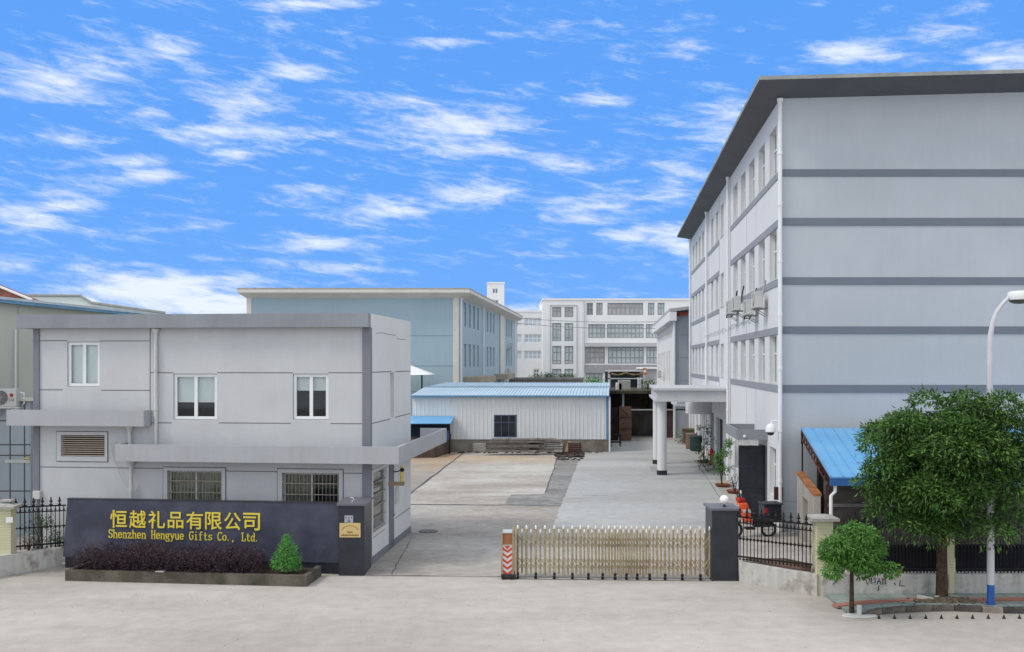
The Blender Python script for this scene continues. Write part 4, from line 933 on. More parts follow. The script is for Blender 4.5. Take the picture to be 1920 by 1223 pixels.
# left end: wall, fence, pillar
la = gnd(0, 1083); lb = gnd(117, 1061)
ldir = (Vector(lb)-Vector(la)); la2 = Vector(la)-ldir*.5
lowwall(la2, lb, zw(0, 1040, la), zw(0, 1027, lb), .22, 'stained low concrete wall at left edge leading to the name wall')
tiled_pillar((at(6, 1000, 27.1).x, 27.05), .45, zw(0, 944, (0, 27.3)), 'cream tiled pillar with papers stuck on it at left edge', radians(8))
iron_fence((at(27, 0, 27.5).x, 27.45), (at(125, 0, 28.6).x, 28.55), zw(0, 1034, (0, 27.3)), zw(0, 1024, (0, 28.5)), zw(0, 952, (0, 27.4)), zw(0, 947, (0, 28.6)), 12, 'short iron fence with spear tips left of the name wall')
def notice():
    p = at(18, 974, 27.0); q = MB().box(-.09, .09, 0, .006, -.09, .07, Fr(p.x, p.y-.02, 1, .14))
    q.v = [v+Vector((0, 0, p.z)) for v in q.v]; o = q.obj('paper_notice', WH, None, loc=p); tag(o, 'torn white paper notice pasted on the left cream pillar', 'notice')
    p = at(14, 938, 27.2); q = MB().box(p.x-.22, p.x+.10, p.y, p.y+.25, p.z-.06, p.z+.0); o = q.obj('stone_block', CONC, None, loc=p, bevel=.01); tag(o, 'flat stone block lying on the cap of the left pillar', 'stone')
notice()
def shrub(px, py, D, r, h, m, label, cat='shrub', per=900, L=.09, seed=1, name='shrub', n=16):
    b = at(px, py, D); b.z = max(b.z, 0); R = thing(name, b, label, cat); rnd = random.Random(seed); cl = []
    for k in range(n):
        f = rnd.random(); cl.append((b+Vector((rnd.uniform(-r, r)*(1-.3*f), rnd.uniform(-r, r)*.6, .15*h+f*h*.8)), r*rnd.uniform(.3, .5), .9))
    foliage(cl, per, L, L*.42, 'foliage', m, R, seed)
    for k in range(4): MB().tube([b, b+Vector((rnd.uniform(-r, r)*.5, rnd.uniform(-r, r)*.3, h*.7))], [.02, .008], 5).obj('stem', BARK, R)
    return R
shrub(80, 1035, 28.9, .42, 1.25, LG4, 'dusty green bush behind the short left iron fence', per=1500, L=.08, seed=5)
shrub(55, 1045, 28.6, .35, .65, LPR, 'low reddish bush behind the short left iron fence', per=900, L=.06, seed=6)
shrub(108, 1040, 29.1, .3, .8, LG1, 'dark bush between the left iron fence and the name wall', per=1200, L=.07, seed=7)

# ------------------------------------------------------------------ pavement by the street trees
def pavement():
    wy = wc[1]; G1 = [(wc[0]+.1, wy-.0), (26, wy), (26, 23.02), gnd(1884, 1146), gnd(1750, 1143.5), gnd(1660, 1149), gnd(1612, 1154), gnd(1585, 1150)]
    PVM = groundmat('green_pavers', [(.22,.27,.25), (.27,.33,.31), (.33,.38,.36)], .7, 4, 0, speck=.15)
    nt = PVM.node_tree; N = nt.nodes; L = nt.links; b = N['Principled BSDF']; src = b.inputs['Base Color'].links[0].from_socket
    br = N.new('ShaderNodeTexBrick'); br.offset = 0; br.inputs['Scale'].default_value = 1; br.inputs['Brick Width'].default_value = .5; br.inputs['Row Height'].default_value = .5; br.inputs['Mortar Size'].default_value = .012
    br.inputs['Color1'].default_value = (1,1,1,1); br.inputs['Color2'].default_value = (.9,.9,.9,1); br.inputs['Mortar'].default_value = (.45,.45,.45,1)
    tc = N.new('ShaderNodeTexCoord'); L.new(tc.outputs['Object'], br.inputs[0]); mx = N.new('ShaderNodeMix'); mx.data_type = 'RGBA'; mx.blend_type = 'MULTIPLY'; mx.inputs[0].default_value = 1; L.new(src, mx.inputs[6]); L.new(br.outputs[0], mx.inputs[7]); L.new(mx.outputs[2], b.inputs['Base Color'])
    mb = MB().prism([(x, y) for x, y in G1], -.01, [.09, .12, .12, .12, .12, .12, .06, .05]); tag(mb.obj('pavement', PVM), kind='structure')
    z = .10
    rd = groundmat('red_pavers', [(.34,.14,.11), (.42,.19,.15), (.46,.24,.20)], .7, 4, 0, speck=.2)
    R1 = [gnd(1560, 1138), gnd(1640, 1131), gnd(1700, 1128), (26, gnd(0, 1129)[1]), (26, gnd(0, 1136)[1]), gnd(1720, 1136), gnd(1640, 1139), gnd(1570, 1143)]
    q = MB(); n = len(R1)
    q.prism([(x, y) for x, y in R1], .03, [.078, .100, .108, .115, .122, .124, .116, .09]); tag(q.obj('red_paving_strip', rd), kind='structure')
    # kerb stones
    pts = [gnd(1612, 1156), gnd(1655, 1153), gnd(1700, 1149.5), gnd(1750, 1147.5), gnd(1790, 1147), gnd(1842, 1149), gnd(1882, 1151), gnd(1960, 1152)]
    pts = [Vector(p) for p in pts]; cols = [(.20,.18,.15), (.17,.15,.13), (.15,.13,.11), (.16,.14,.12), (.10,.09,.08), (.34,.29,.25), (.09,.085,.08)]
    for i in range(len(pts)-1):
        a, b_ = pts[i], pts[i+1]; d = (b_-a).normalized(); n_ = Vector((-d.y, d.x))*.17; h0 = .03 if i == 0 else .13; g = d*.006
        o = MB().prism([a+g, b_-g, b_-g+n_, a+g+n_], 0, [h0, .14, .14, h0]).obj('kerb_stone', mat('kerb_%d' % i, cols[i], .9, .3, 3, .4, 30), None, loc=(*a, 0), bevel=.012)
        o.name = 'kerb'; tag(o, kind='structure')
pavement()
def soil():
    c = gnd(1778, 1136); R = MB(); rnd = random.Random(4)
    n = 22; ring = [(c[0]+.75*cos(2*pi*k/n)*rnd.uniform(.8, 1.2), c[1]+.26*sin(2*pi*k/n)*rnd.uniform(.8, 1.1)) for k in range(n)]
    b = len(R.v)
    for k in range(n): R.quad((*ring[k], .118), (*ring[(k+1) % n], .118), (c[0]+.25*cos(2*pi*(k+1)/n), c[1]+.08*sin(2*pi*(k+1)/n), .21), (c[0]+.25*cos(2*pi*k/n), c[1]+.08*sin(2*pi*k/n), .21))
    R.quad(*[(c[0]+.25*cos(2*pi*k/n), c[1]+.08*sin(2*pi*k/n), .21) for k in range(n)])
    tag(R.obj('soil', mat('tree_soil', (.17,.13,.09), 1, .3, 6, .8, 25)), kind='structure')
    for i, (px, py, l, w, an, lab) in enumerate(((1735, 1134, .42, .06, -.9, 'broken pale kerb strip leaning left of the big tree trunk'), (1786, 1132, .30, .05, -.6, 'broken pale kerb strip lying right of the big tree trunk'), (1757, 1133, .10, .07, .2, 'small pale stone at the foot of the big tree'))):
        p = gnd(px, py); f = Fr(p[0], p[1], cos(an), sin(an)); o = MB().box(-l/2, l/2, -w/2, w/2, .12, .21, f).obj('broken_kerb', CONC2, None, loc=(*p, .12), bevel=.01); tag(o, lab, 'stone')
    rnd = random.Random(8); q = MB()
    for k in range(90):
        x = c[0]+rnd.gauss(0, .55); y = c[1]+rnd.gauss(-.05, .16); s = rnd.uniform(.01, .03); a = rnd.random()*6; f = Fr(x, y, cos(a), sin(a)); z = .12+.09*max(0, 1-((x-c[0])/.7)**2-((y-c[1])/.26)**2)
        q.box(-s, s, -s*.6, s*.6, z, z+s*.5, f)
    tag(q.obj('fallen_litter', mat('litter', (.22,.20,.15), .9, .5, 8)), kind='stuff')
soil()
def bollard():
    p = gnd(1611, 1155); R = thing('white_post_stub', (*p, 0), 'small white concrete stub post by the small tree', 'post')
    MB().lathe((*p, 0), [(.42, 0.004), (.40, .025), (.25, .035)], 14, 1, .45).obj('footing', WHD, R, smooth=True)
    MB().box(p[0]-.05, p[0]+.05, p[1]-.03, p[1]+.03, .03, .26).obj('post', WHD, R, bevel=.01)
bollard()
# spike tips along the kerb
pr = None
for k in range(10):
    px = 1648+k*29.3; p = gnd(px, 1160.5)
    if pr is None:
        pr = MB().lathe((*p, .0), [(.042, .004), (.036, .02), (.016, .07), (.004, .105)], 10).obj('black_stud', BLK, None, loc=(*p, 0)); pr0 = p; o = pr
    else: o = pr.copy(); COL.objects.link(o); o.location = (*p, 0)
    tag(o, 'small black pointed stud in the row along the kerb edge', 'stud', 'row of black studs along the kerb')
# ------------------------------------------------------------------ street lamp
def street_lamp():
    b = gnd(1857.5, 1143); D = b[1]; R = thing('street_lamp', (b[0], b[1], .1), 'grey-white curved street lamp with a blue painted foot beside the big tree', 'street lamp')
    pz = lambda px, py: at(px, py, D)
    MB().tube([pz(1857.5, 1144), pz(1857.5, 1096)], [.088, .086], 16).obj('blue_base', LAMPB, R, smooth=True)
    MB().tube([pz(1857.5, 1096), pz(1857, 900), pz(1856, 740), pz(1856, 660), pz(1857, 630), pz(1861, 606), pz(1868, 586), pz(1879, 571), pz(1892, 557)], [.086, .080, .072, .066, .062, .056, .052, .048, .046], 16).obj('pole', LAMPW, R, smooth=True)
    c = pz(1911, 558); lh = MB(); lh.lathe(c, [(.25, -.06), (.262, -.02), (.262, .08), (.24, .13), (.18, .155), (.02, .165)], 24)
    o = lh.obj('lamp_head', WH, R, smooth=True)
    gl = MB(); gl.lathe(c, [(.02, -.16), (.12, -.15), (.20, -.12), (.248, -.055), (.24, -.05)], 24); gl.obj('lamp_glass', mat('brown_lamp_glass', (.16,.14,.12), .25, .2, 3), o, smooth=True)
    q = MB()
    for z in (1.95, 2.02, 2.10, 2.17): q.lathe((b[0], b[1], z), [(.088, -.008), (.088, .008)], 14)
    for dx, z in ((-.03, 1.72), (.02, 1.76), (-.01, 1.66), (.03, 1.69)): q.box(b[0]+dx-.012, b[0]+dx+.012, b[1]-.09, b[1]-.083, z, z+.03)
    q.obj('stencil_marks', mat('faint_grey_paint', (.30,.30,.33), .7), R)
street_lamp()
# ------------------------------------------------------------------ lean-to shed with blue roof
def shed():
    A = at(1502, 805, 33.6); B = at(1557, 897, 28.6); sl = (B-A); L_ = 12
    R = thing('blue_roof_shed', (14, 30, 0), 'lean-to shed with a blue ribbed metal roof against the factory wall', 'shed')
    ex = Vector((L_, 0, 0)); th = Vector((0, 0, .04))
    m = MB(); m.extr([A, B, B+ex, A+ex], th); 
    n = int(L_/.36)
    w = sl.normalized()
    for k in range(n+1):
        o = Vector((k*.36, 0, .04)); 
        m.extr([A+o, A+o+Vector((.012, 0, .045)), A+o+Vector((.03, 0, .045)), A+o+Vector((.042, 0, 0))], sl)
    m.obj('roof', BLUER, R)
    MB().box(B.x-.02, B.x+L_, B.y-.06, B.y-.01, B.z-.22, B.z-.005).obj('gutter', BLUED, R)
    # truss under the open end
    t = MB(); up = Vector((.03, .02, -.03)); lo_ = Vector((.03, .02, -.38)); t.tube([A+up, B+up], .03, 6).tube([A+lo_+Vector((0, 0, .05)), B+lo_+Vector((0, .3, .12))], .03, 6)
    k_ = 11
    for i in range(k_):
        f0 = i/k_; f1 = (i+.5)/k_; f2 = (i+1)/k_; c = A+sl*f1; c2 = c+lo_+Vector((0, .15, .08)); t.tube([A+sl*f0+up, c2, A+sl*f2+up], .016, 5).tube([c2, c+up], .012, 5)
    t.tube([A+up, A+lo_+Vector((0, 0, -.15))], .03, 6).tube([B+up+Vector((0, 0, 0)), B+Vector((.03, .6, -1.1))], .03, 6); t.obj('truss', mat('red_oxide_steel', (.13,.045,.035), .7, .4, 5), R)
    MB().tube([(A.x+.03, A.y-.05, 0), (A.x+.03, A.y-.05, A.z-.1)], .028, 8).obj('post', IRON, R)
    # cream end wall and brick front under the roof
    X = lambda D, px: (px-CX)*D/FPX
    e0 = Vector(A[:2])+Vector((.03, -.1)); e1 = Vector((B.x-.0, B.y+.9)); fr = Fr(e0.x, e0.y, e1.x-e0.x, e1.y-e0.y, side=1); ln = (e1-e0).length
    za, zb_ = EYE-(889-HOR)*33.5/FPX, EYE-(932-HOR)*29.4/FPX
    w_ = MB(); hx0, hx1 = ln*.36, ln*.66; hz = EYE-(925-HOR)*31.3/FPX
    zl = lambda s: za+(zb_-za)*s/ln
    th_ = .2
    def seg(s0, s1, z0f, z1f):
        P0, P1 = fr.P(s0, 0, 0), fr.P(s1, 0, 0); Q0, Q1 = fr.P(s0, -th_, 0), fr.P(s1, -th_, 0)
        w_.prism([P0[:2], P1[:2], Q1[:2], Q0[:2]], z0f, [z1f(s0), z1f(s1), z1f(s1), z1f(s0)])
    seg(0, hx0, 0, zl); seg(hx1, ln, 0, zl); seg(hx0, hx1, hz-.2, zl)
    w_.obj('end_wall', mat('cream_render', (.42,.40,.36), .9, .1, 1, .3, 40, stain=(.25,.21,.18), stain_amt=.6), R)
    t = MB(); P0, P1 = fr.P(0, .03, za), fr.P(ln, .03, zb_); v = Vector((0, 0, .09)); t.extr([P0, P1, P1+v, P0+v], (fr.nx*-.25, fr.ny*-.25, 0)); t.obj('orange_coping', mat('orange_paint', (.50,.20,.07), .7, .3, 3), R)
    MB().box(B.x+.15, B.x+L_, B.y+.9, B.y+1.1, 0, zb_+.62).obj('front_wall', BRICK, R)
    MB().box(B.x+.15, B.x+L_, B.y+.86, B.y+.9, zb_-.32, zb_-.22).obj('ledge', mat('ledge_grey', (.16,.15,.15), .9), R)
    MB().box(at(1533, 0, 33.4).x, B.x+L_, 33.3, 33.5, 0, 3.3).obj('back_wall', INT, R)  # near-black box that paints in the shade under the roof
    p = lambda px, py: at(px, py, B.y+.02)
    MB().tube([p(1566, 906), p(1566, 922), p(1558, 930), p(1558, 1000)], .05, 10).obj('drainpipe', WH, R, smooth=True)
shed()
# ------------------------------------------------------------------ motor scooter with box
def motorbike():
    g = at(1385, 1000, 33.2); c = Vector((at(1386, 1000, 33.0).x, 33.0, 0))
    f = Fr(c.x, c.y, 1, .12)   # s: towards the rear (right)
    R = thing('motor_scooter', c, 'orange and red motor scooter with a black rear cargo box parked behind the fence', 'motor scooter')
    def wheel(s, r=.24):
        o = MB(); pts = [f.P(s+r*cos(2*pi*k/18), 0, r+.01+r*sin(2*pi*k/18)) for k in range(19)]; o.tube(pts, .045, 8); w = o.obj('wheel', BLK, R, smooth=True)
        h = MB(); 
        for k in range(6): h.tube([f.P(s, 0, r), f.P(s+(r-.03)*cos(k*pi/3), 0, r+(r-.03)*sin(k*pi/3))], .014, 5)
        h.obj('rim', LGRY, w)
    wheel(-.15); wheel(1.05)
    # leg shield and front fairing: upright orange shell
    sh = MB(); prof = [(.12, .50, .10), (.14, .72, .17), (.06, .95, .20), (-.04, 1.2, .17), (-.14, 1.38, .10)]
    for i in range(len(prof)-1):
        (s0, z0, w0), (s1, z1, w1) = prof[i], prof[i+1]
        for sgn in (-1, 1):
            sh.quad(f.P(s0, 0, z0), f.P(s1, 0, z1), f.P(s1+.12, sgn*w1, z1), f.P(s0+.12, sgn*w0, z0)); sh.quad(f.P(s0+.14, 0, z0), f.P(s1+.14, 0, z1), f.P(s1+.125, sgn*w1, z1), f.P(s0+.125, sgn*w0, z0))
    sh.extr([f.P(.14, -.19, .55), f.P(.44, -.19, .50), f.P(.24, -.19, 1.2), f.P(-.06, -.19, 1.2)], tuple(f.P(0, .38, 0)-f.P(0, 0, 0)))
    sh.obj('front_fairing', ORNG, R, bevel=.05)
    MB().extr([f.P(.085, -.20, .85), f.P(.365, -.20, .85), f.P(.325, -.20, .97), f.P(.045, -.20, .97)], tuple(f.P(0, .40, 0)-f.P(0, 0, 0))).obj('fairing_stripe', WSTR, R, bevel=.02)
    MB().box(-.08, .17, -.17, .17, 1.21, 1.36, f).obj('headlamp_cowl', REDM, R, bevel=.05)
    MB().tube([f.P(.05, -.33, 1.42), f.P(.0, -.15, 1.38), f.P(.0, .15, 1.38), f.P(.05, .33, 1.42)], .02, 8).obj('handlebar', BLK, R)
    for sg in (-1, 1):
        MB().tube([f.P(0, sg*.22, 1.38), f.P(-.05, sg*.28, 1.52)], .008, 5).lathe(f.P(-.05, sg*.28, 1.58), [(.01, -.07), (.06, -.03), (.06, .03), (.01, .07)], 10, .4, 1).obj('mirror', BLK if sg > 0 else WH, R)
    MB().tube([f.P(-.15, 0, .25), f.P(.0, 0, 1.2)], .03, 8).obj('fork', LGRY, R)
    MB().box(.2, .55, -.14, .14, .26, .34, f).box(.5, 1.1, -.13, .13, .34, .60, f).obj('body', BLK, R, bevel=.04)
    MB().box(.45, .95, -.13, .13, .62, .72, f).obj('seat', BLK, R, bevel=.04)
    MB().box(.35, .62, -.12, .12, .72, .80, f).obj('tail_cover', BLK, R, bevel=.03)
    bx = MB().box(.80, 1.42, -.27, .27, .52, 1.12, f).obj('cargo_box', BLKP, R, bevel=.02); MB().box(.76, 1.46, -.30, .30, 1.12, 1.18, f).obj('lid', mat('box_lid', (.035,.045,.05), .5), bx, bevel=.02)
    MB().box(.795, .90, -.285, -.27, .85, 1.02, f).obj('reflector', REDM, bx)
motorbike()
# ------------------------------------------------------------------ potted plants, hydrant, bins along the factory
def potted(px, py, h, cw, m, label, seed, stems=3, per=900, L=.11):
    b = gnd(px, py); R = thing('potted_tree', (*b, 0), label, 'potted plant', 'potted plants along the factory wall'); rnd = random.Random(seed)
    MB().lathe((*b, 0), [(.26, .01), (.36, .10), (.38, .14), (.34, .14), (.30, .10)], 16).obj('pot', TERRA, R)
    st = MB(); cl = []
    for k in range(stems):
        t = Vector((b[0]+rnd.uniform(-.25, .25), b[1]+rnd.uniform(-.2, .2), h*.8)); st.tube([(b[0]+rnd.uniform(-.08, .08), b[1], .08), (b[0]*.5+t.x*.5, t.y, h*.4), t], [.025, .02, .008], 6)
    st.obj('stem', BARK, R)
    for k in range(int(26)): cl.append((Vector((b[0]+rnd.uniform(-cw, cw)*.7, b[1]+rnd.uniform(-cw, cw)*.6, h*.28+rnd.random()*h*.68)), cw*rnd.uniform(.25, .42), .9))
    foliage(cl, per, L, L*.45, 'foliage', m, R, seed, .3)
    return R
potted(1355, 913, 2.3, .50, LG2, 'leafy potted tree in a terracotta dish in front of the factory side wall', 3, per=1000, L=.12)
potted(1377, 925, .9, .25, LG4, 'sparse low potted plant nearest the black door leaf', 4, per=350, L=.1)
potted(1318, 868, 2.4, .50, LG1, 'thin dark potted tree in a terracotta dish before the dark doorway', 5, per=350, L=.16)
shrub(1337, 884, gnd(0, 884)[1], .7, .8, LG4, 'low dusty plant at the foot of the fire hydrant', per=250, L=.16, seed=15)
def hydrant():
    b = gnd(1334, 872); R = thing('fire_hydrant', (*b, 0), 'red fire hydrant standing beside the factory porch', 'hydrant')
    MB().lathe((*b, 0), [(.16, .01), (.16, .06), (.10, .08), (.10, .72), (.13, .74), (.13, .80), (.08, .92), (.03, 1.0)], 14).obj('barrel', REDM, R, smooth=True)
    for s in (-1, 1): MB().tube([(b[0], b[1], .6), (b[0]+s*.2, b[1], .6)], .06, 10).obj('outlet', REDM, R)
hydrant()
def drum(px, py, r, h, m, label, cat='bin', name='bin'):
    b = gnd(px, py); R = thing(name, (*b, 0), label, cat)
    MB().lathe((*b, 0), [(r*.9, .01), (r, .1), (r*1.03, h*.5), (r, h*.9)], 16).obj('body', m, R, smooth=True); MB().lathe((*b, 0), [(r*1.06, h*.9), (r*1.06, h*.95), (r*.7, h)], 16).obj('lid', m, R, smooth=True)
drum(1296, 842, .38, 1.1, mat('brown_plastic', (.24,.15,.11), .6), 'brown drum standing by the dark green bin near the far end of the factory')
drum(1309, 846, .55, 1.05, mat('green_plastic', (.025,.06,.06), .5), 'dark green round bin next to the brown drum')
shrub(1290, 833, gnd(0, 833)[1], .8, 1.0, LG4, 'dusty bush behind the brown drum by the factory', per=120, L=.2, seed=25)
def crate():
    b = gnd(1302, 832); o = MB().box(b[0]-.9, b[0]+1.0, b[1], b[1]+.8, 1.0, 1.12).box(b[0]-.8, b[0]+.9, b[1]+.05, b[1]+.7, 0, 1.0).obj('wooden_table', mat('old_table', (.30,.24,.17), .8, .3, 3), None, loc=(*b, 0)); tag(o, 'old wooden cupboard behind the drums by the factory', 'cupboard')
crate()
# ------------------------------------------------------------------ white and blue store shed across the yard
WS = Fr(-6.68, 64.3, 1, 0)
def store():
    D = 64.3; s1 = WS.s(1140); R = thing('store_shed', (0, 66, 0), 'white corrugated store shed with a pale blue metal roof across the yard', 'shed')
    zb, ze = WS.z(960, 824), WS.z(960, 742); n1, n2 = 4.6, 13.0; z1_, z2_ = 4.22, 4.36; K = .1056
    Q = lambda s, n, z: WS.P(s+n*K, n, z)            # side walls run up the lane, not square to the front
    h = WS.r(926, 778, 968, 820); m = MB()
    ss = []; s = 0
    while s < s1:
        ss += [(s, 0), (s+.19, 0), (s+.21, -.018), (s+.26, -.018), (s+.28, 0)]; s += .28
    ss = [(a, b) for a, b in ss if a <= s1]+[(s1, 0)]
    for (a, na), (b, nb) in zip(ss, ss[1:]):
        if b-a < 1e-4: continue
        mid = (a+b)/2; spans = [(zb, ze)] if not (h[0]-.03 < mid < h[1]+.03) else [(zb, h[2]), (h[3], ze)]
        for z0, z1 in spans: m.quad(WS.P(a, na, z0), WS.P(b, nb, z0), WS.P(b, nb, z1), WS.P(a, na, z1))
    for e in (0, s1): m.quad(Q(e, 0, zb), Q(e, n2, zb), Q(e, n2, z2_-.03), Q(e, n1, z1_-.03), Q(e, 0, ze))
    m.quad(Q(0, n2, zb), Q(s1, n2, zb), Q(s1, n2, z2_-.03), Q(0, n2, z2_-.03))
    m.obj('cladding', mat('white_cladding', (.72,.75,.76), .55, .04, .5, streak=.10), R)
    MB().prism([Q(0, .03, 0)[:2], Q(s1, .03, 0)[:2], Q(s1, n2, 0)[:2], Q(0, n2, 0)[:2]], 0, zb).obj('base_wall', mat('stained_base_concrete', (.36,.33,.28), .95, .3, .6, .4, 20, stain=(.13,.10,.08), stain_amt=.8, stain_sc=.8), R)
    MB().prism([Q(.4, .5, 0)[:2], Q(s1-.4, .5, 0)[:2], Q(s1-.4, n2-.3, 0)[:2], Q(.4, n2-.3, 0)[:2]], zb+.05, ze-.1).obj('interior', INT, R)
    a0, a1 = -.1, s1+.08; n = int((a1-a0)/.22)
    for nm, y0, y1, za, zc in (('roof', -.25, n1, ze-.02, z1_), ('roof', n1-.1, n2+.2, z1_-.02, z2_)):
        rf = MB(); pts = []
        for k in range(n):
            s = a0+(a1-a0)*k/n; e = (a1-a0)/n; pts += [(s, 0), (s+e*.6, 0), (s+e*.7, .05), (s+e*.9, .05)]
        pts.append((a1, 0))
        for (p, u), (q, v) in zip(pts, pts[1:]): rf.quad(Q(p, y0, za+u), Q(q, y0, za+v), Q(q, y1, zc+v), Q(p, y1, zc+u))
        rf.obj(nm, BLUEP, R)
    q = MB().extr([Q(a0, n1-.2, z1_+.03), Q(a1, n1-.2, z1_+.03), Q(a1, n1+.1, z1_+.03), Q(a0, n1+.1, z1_+.03)], (0, 0, .05)); q.obj('ridge_cap', mat('ridge_grey_blue', (.25,.36,.45), .6), R)
    MB().box(a0, a1, -.30, -.25, ze-.09, ze+.02, WS).obj('gutter', BLUET, R)
    MB().box(s1-.12, s1+.03, -.045, .05, zb-.05, ze-.1, WS).obj('corner_trim', BLUET, R)
    MB().tube([WS.P(s1+.1, -.15, ze-.1), WS.P(s1+.1, -.15, .05)], .06, 8).obj('drainpipe', WH, R)
    window(WS, h[0], h[1], h[2], h[3], -.02, R, mat('blue_grey_steel', (.07,.12,.2), .5), mat('dusky_glass', (.035,.04,.055), .25, .4, 1), 2, (.66,), .07, .05)
store()
def lean_to():
    R = thing('blue_lean_to', (-5, 63, 0), 'small lean-to with a blue sheet roof at the left of the store shed', 'shed')
    a = WS.s(772, -1.6); b = WS.s(847, -1.6); z0 = WS.z(800, 795, -1.8); z1 = WS.z(800, 781, 0)
    MB().extr([WS.P(a-1, -1.9, z0), WS.P(b-.05, -1.9, z0), WS.P(b+.1, -.06, z1), WS.P(a-1, -.06, z1)], (0, 0, .04)).obj('roof', BLUER, R)
    MB().box(a-1, b-.2, -.3, -.1, .3, z1-.2, WS).obj('back_panel', mat('dark_blue_panel', (.03,.05,.11), .7, .3, 1), R)
    for s in (a+.6, b-.15): MB().tube([WS.P(s, -1.75, 0), WS.P(s, -1.75, z0)], .035, 6).obj('post', IRON, R)
    x = MB().box(WS.s(825, -1.3), WS.s(841, -1.3), -1.5, -.5, .9, WS.z(833, 809, -1.4), WS).obj('blue_barrel_box', BLUED, None, loc=WS.P(WS.s(833), -1, .9), bevel=.03); x.name = 'blue_container'; tag(x, 'bright blue container under the small lean-to', 'container')
    # rough retaining wall running toward the gatehouse
    p = [gnd(848, 848), gnd(845, 852), gnd(815, 860), gnd(740, 862)]
    za = 1.45
    q = MB(); A = Vector(gnd(846, 849)); B = Vector(gnd(815, 859)); C = Vector(gnd(640, 860))
    q.prism([A, B, C, C+Vector((0, 4)), A+Vector((-.4, 3))], 0, [1.25, 1.0, .9, .9, 1.25]); o = q.obj('retaining_wall', mat('brown_rough_wall', (.16,.12,.10), .95, .3, .8, .5, 15), None, loc=(*B, 0)); tag(o, 'low brown retaining wall between gatehouse and store shed', 'wall')
lean_to()
# timber and scrap heap in front of the store
def timber():
    rnd = random.Random(12); k = 0
    desc = ['lowest', 'second', 'third', 'fourth', 'fifth', 'topmost']
    for k in range(12):
        lv, sd_ = k//2, k % 2; y = 846-lv*4.4+rnd.uniform(-.5, .5); x0 = (905 if not sd_ else 965)+rnd.uniform(-8, 12)+lv*2; x1 = (1000 if not sd_ else 1030)+rnd.uniform(-12, 14)
        if lv > 3: x0 += 8; x1 += 12
        D = 62.0+.35*sd_+lv*.08; n = -(64.3-D); a, b = WS.s(x0, n), WS.s(x1, n); z = max(.07, EYE-(y-HOR)*D/FPX)
        f = Fr(WS.P(a, n, 0).x, D, 1, rnd.uniform(-.03, .03)); c = (1.5, .75, 1.25, .55, 1.1, 1.6)[lv]*rnd.uniform(.8, 1.15)
        o = MB().box(0, b-a, 0, .28, z-.05, z+.05, f).obj('timber_beam', mat('timber_%d' % k, (.26*c, .245*c, .225*c), .9, .3, 2, .3, 20, stain=(.06,.05,.04), stain_amt=.6, stain_sc=1.5), None, loc=f.P((b-a)/2, .25, 0))
        tag(o, desc[lv]+(' weathered beam from the ground, front left part of the timber stack' if not sd_ else ' weathered beam from the ground, rear right part of the timber stack'), 'beam', 'weathered beams stacked before the store shed')
    for k in range(5):
        y = 842-k*4; D = 62.8; n = -(64.3-D); a, b = WS.s(1012+k*3, n), WS.s(1056-k*2, n); z = EYE-(y-HOR)*D/FPX; f = Fr(WS.P(a, n, 0).x, D, 1, rnd.uniform(-.08, .08))
        o = MB().box(0, b-a, 0, .2, z-.035, z+.035, f).obj('plank', mat('plank_%d' % k, (.22+.05*(k % 3),)*3, .9, .3, 2), None, loc=f.P(.5, .1, 0)); tag(o, desc[k]+' short grey plank from the ground at the right of the timber stack', 'plank', 'short grey planks beside the timber stack')
    for i, (px, py, w, h, m, lab) in enumerate(((899, 848, .9, .6, CONC, 'grey concrete block at left end of the timber stack'), (1041, 849, 1.0, .55, LGRY, 'pale panel leaning at the right end of the timber stack'))):
        b = gnd(px, py); o = MB().box(b[0]-w/2, b[0]+w/2, b[1], b[1]+.5, 0, h).obj('rubble_block', m, None, loc=(*b, 0), bevel=.04); tag(o, lab, 'block')
    b = gnd(1078, 850); R = thing('brown_pallet', (*b, 0), 'dark red-brown slatted pallet propped near the shed corner', 'pallet')
    for j in range(5): MB().box(b[0]-.45, b[0]+.45, b[1]+.1*j, b[1]+.1*j+.05, .1+.11*j, .19+.11*j).obj('slat', mat('pallet_wood_%d' % j, (.10,.04,.035), .8), R)
    for s in (-.4, .35): MB().box(b[0]+s, b[0]+s+.06, b[1]+.52, b[1]+.58, 0, .7).obj('upright', BROWN, R)
    b = gnd(1062, 849); o = MB().extr([(b[0]-.15, b[1], 0), (b[0]+.1, b[1], 0), (b[0]+.3, b[1]+.2, .75), (b[0]+.12, b[1]+.2, .75)], (0, .05, 0)).obj('leaning_board', mat('pale_board', (.46,.36,.22), .8), None, loc=(*b, 0)); tag(o, 'pale yellow board leaning on the brown pallet', 'board')
    for px, lab in ((846, 'pale slanting stake at the left corner of the store base'), (873, 'pale upright stake against the store base')):
        b = gnd(px, 847); o = MB().tube([(b[0], b[1], 0), (b[0]+.15, b[1]+.2, .95)], .05, 6).obj('stake', CONC2, None, loc=(*b, 0)); tag(o, lab, 'stake')
    q = MB()
    for j in range(260):
        px = rnd.uniform(1042, 1094); py = rnd.uniform(850, 858) if rnd.random() < .75 else rnd.uniform(848, 864); b = gnd(px, py); s = rnd.uniform(.03, .10); a = rnd.random()*6; q.box(-s, s, -s, s, .016, .016+s*.7, Fr(b[0], b[1], cos(a), sin(a)))
    for j in range(150):
        px = rnd.uniform(850, 1130); b = gnd(px, rnd.uniform(846.5, 850)); s = rnd.uniform(.03, .09); a = rnd.random()*6; q.box(-s, s, -s, s, .012, .012+s*.7, Fr(b[0], b[1], cos(a), sin(a)))
    tag(q.obj('debris', mat('debris', (.16,.13,.11), .95, .6, 2), None), kind='stuff')
timber()
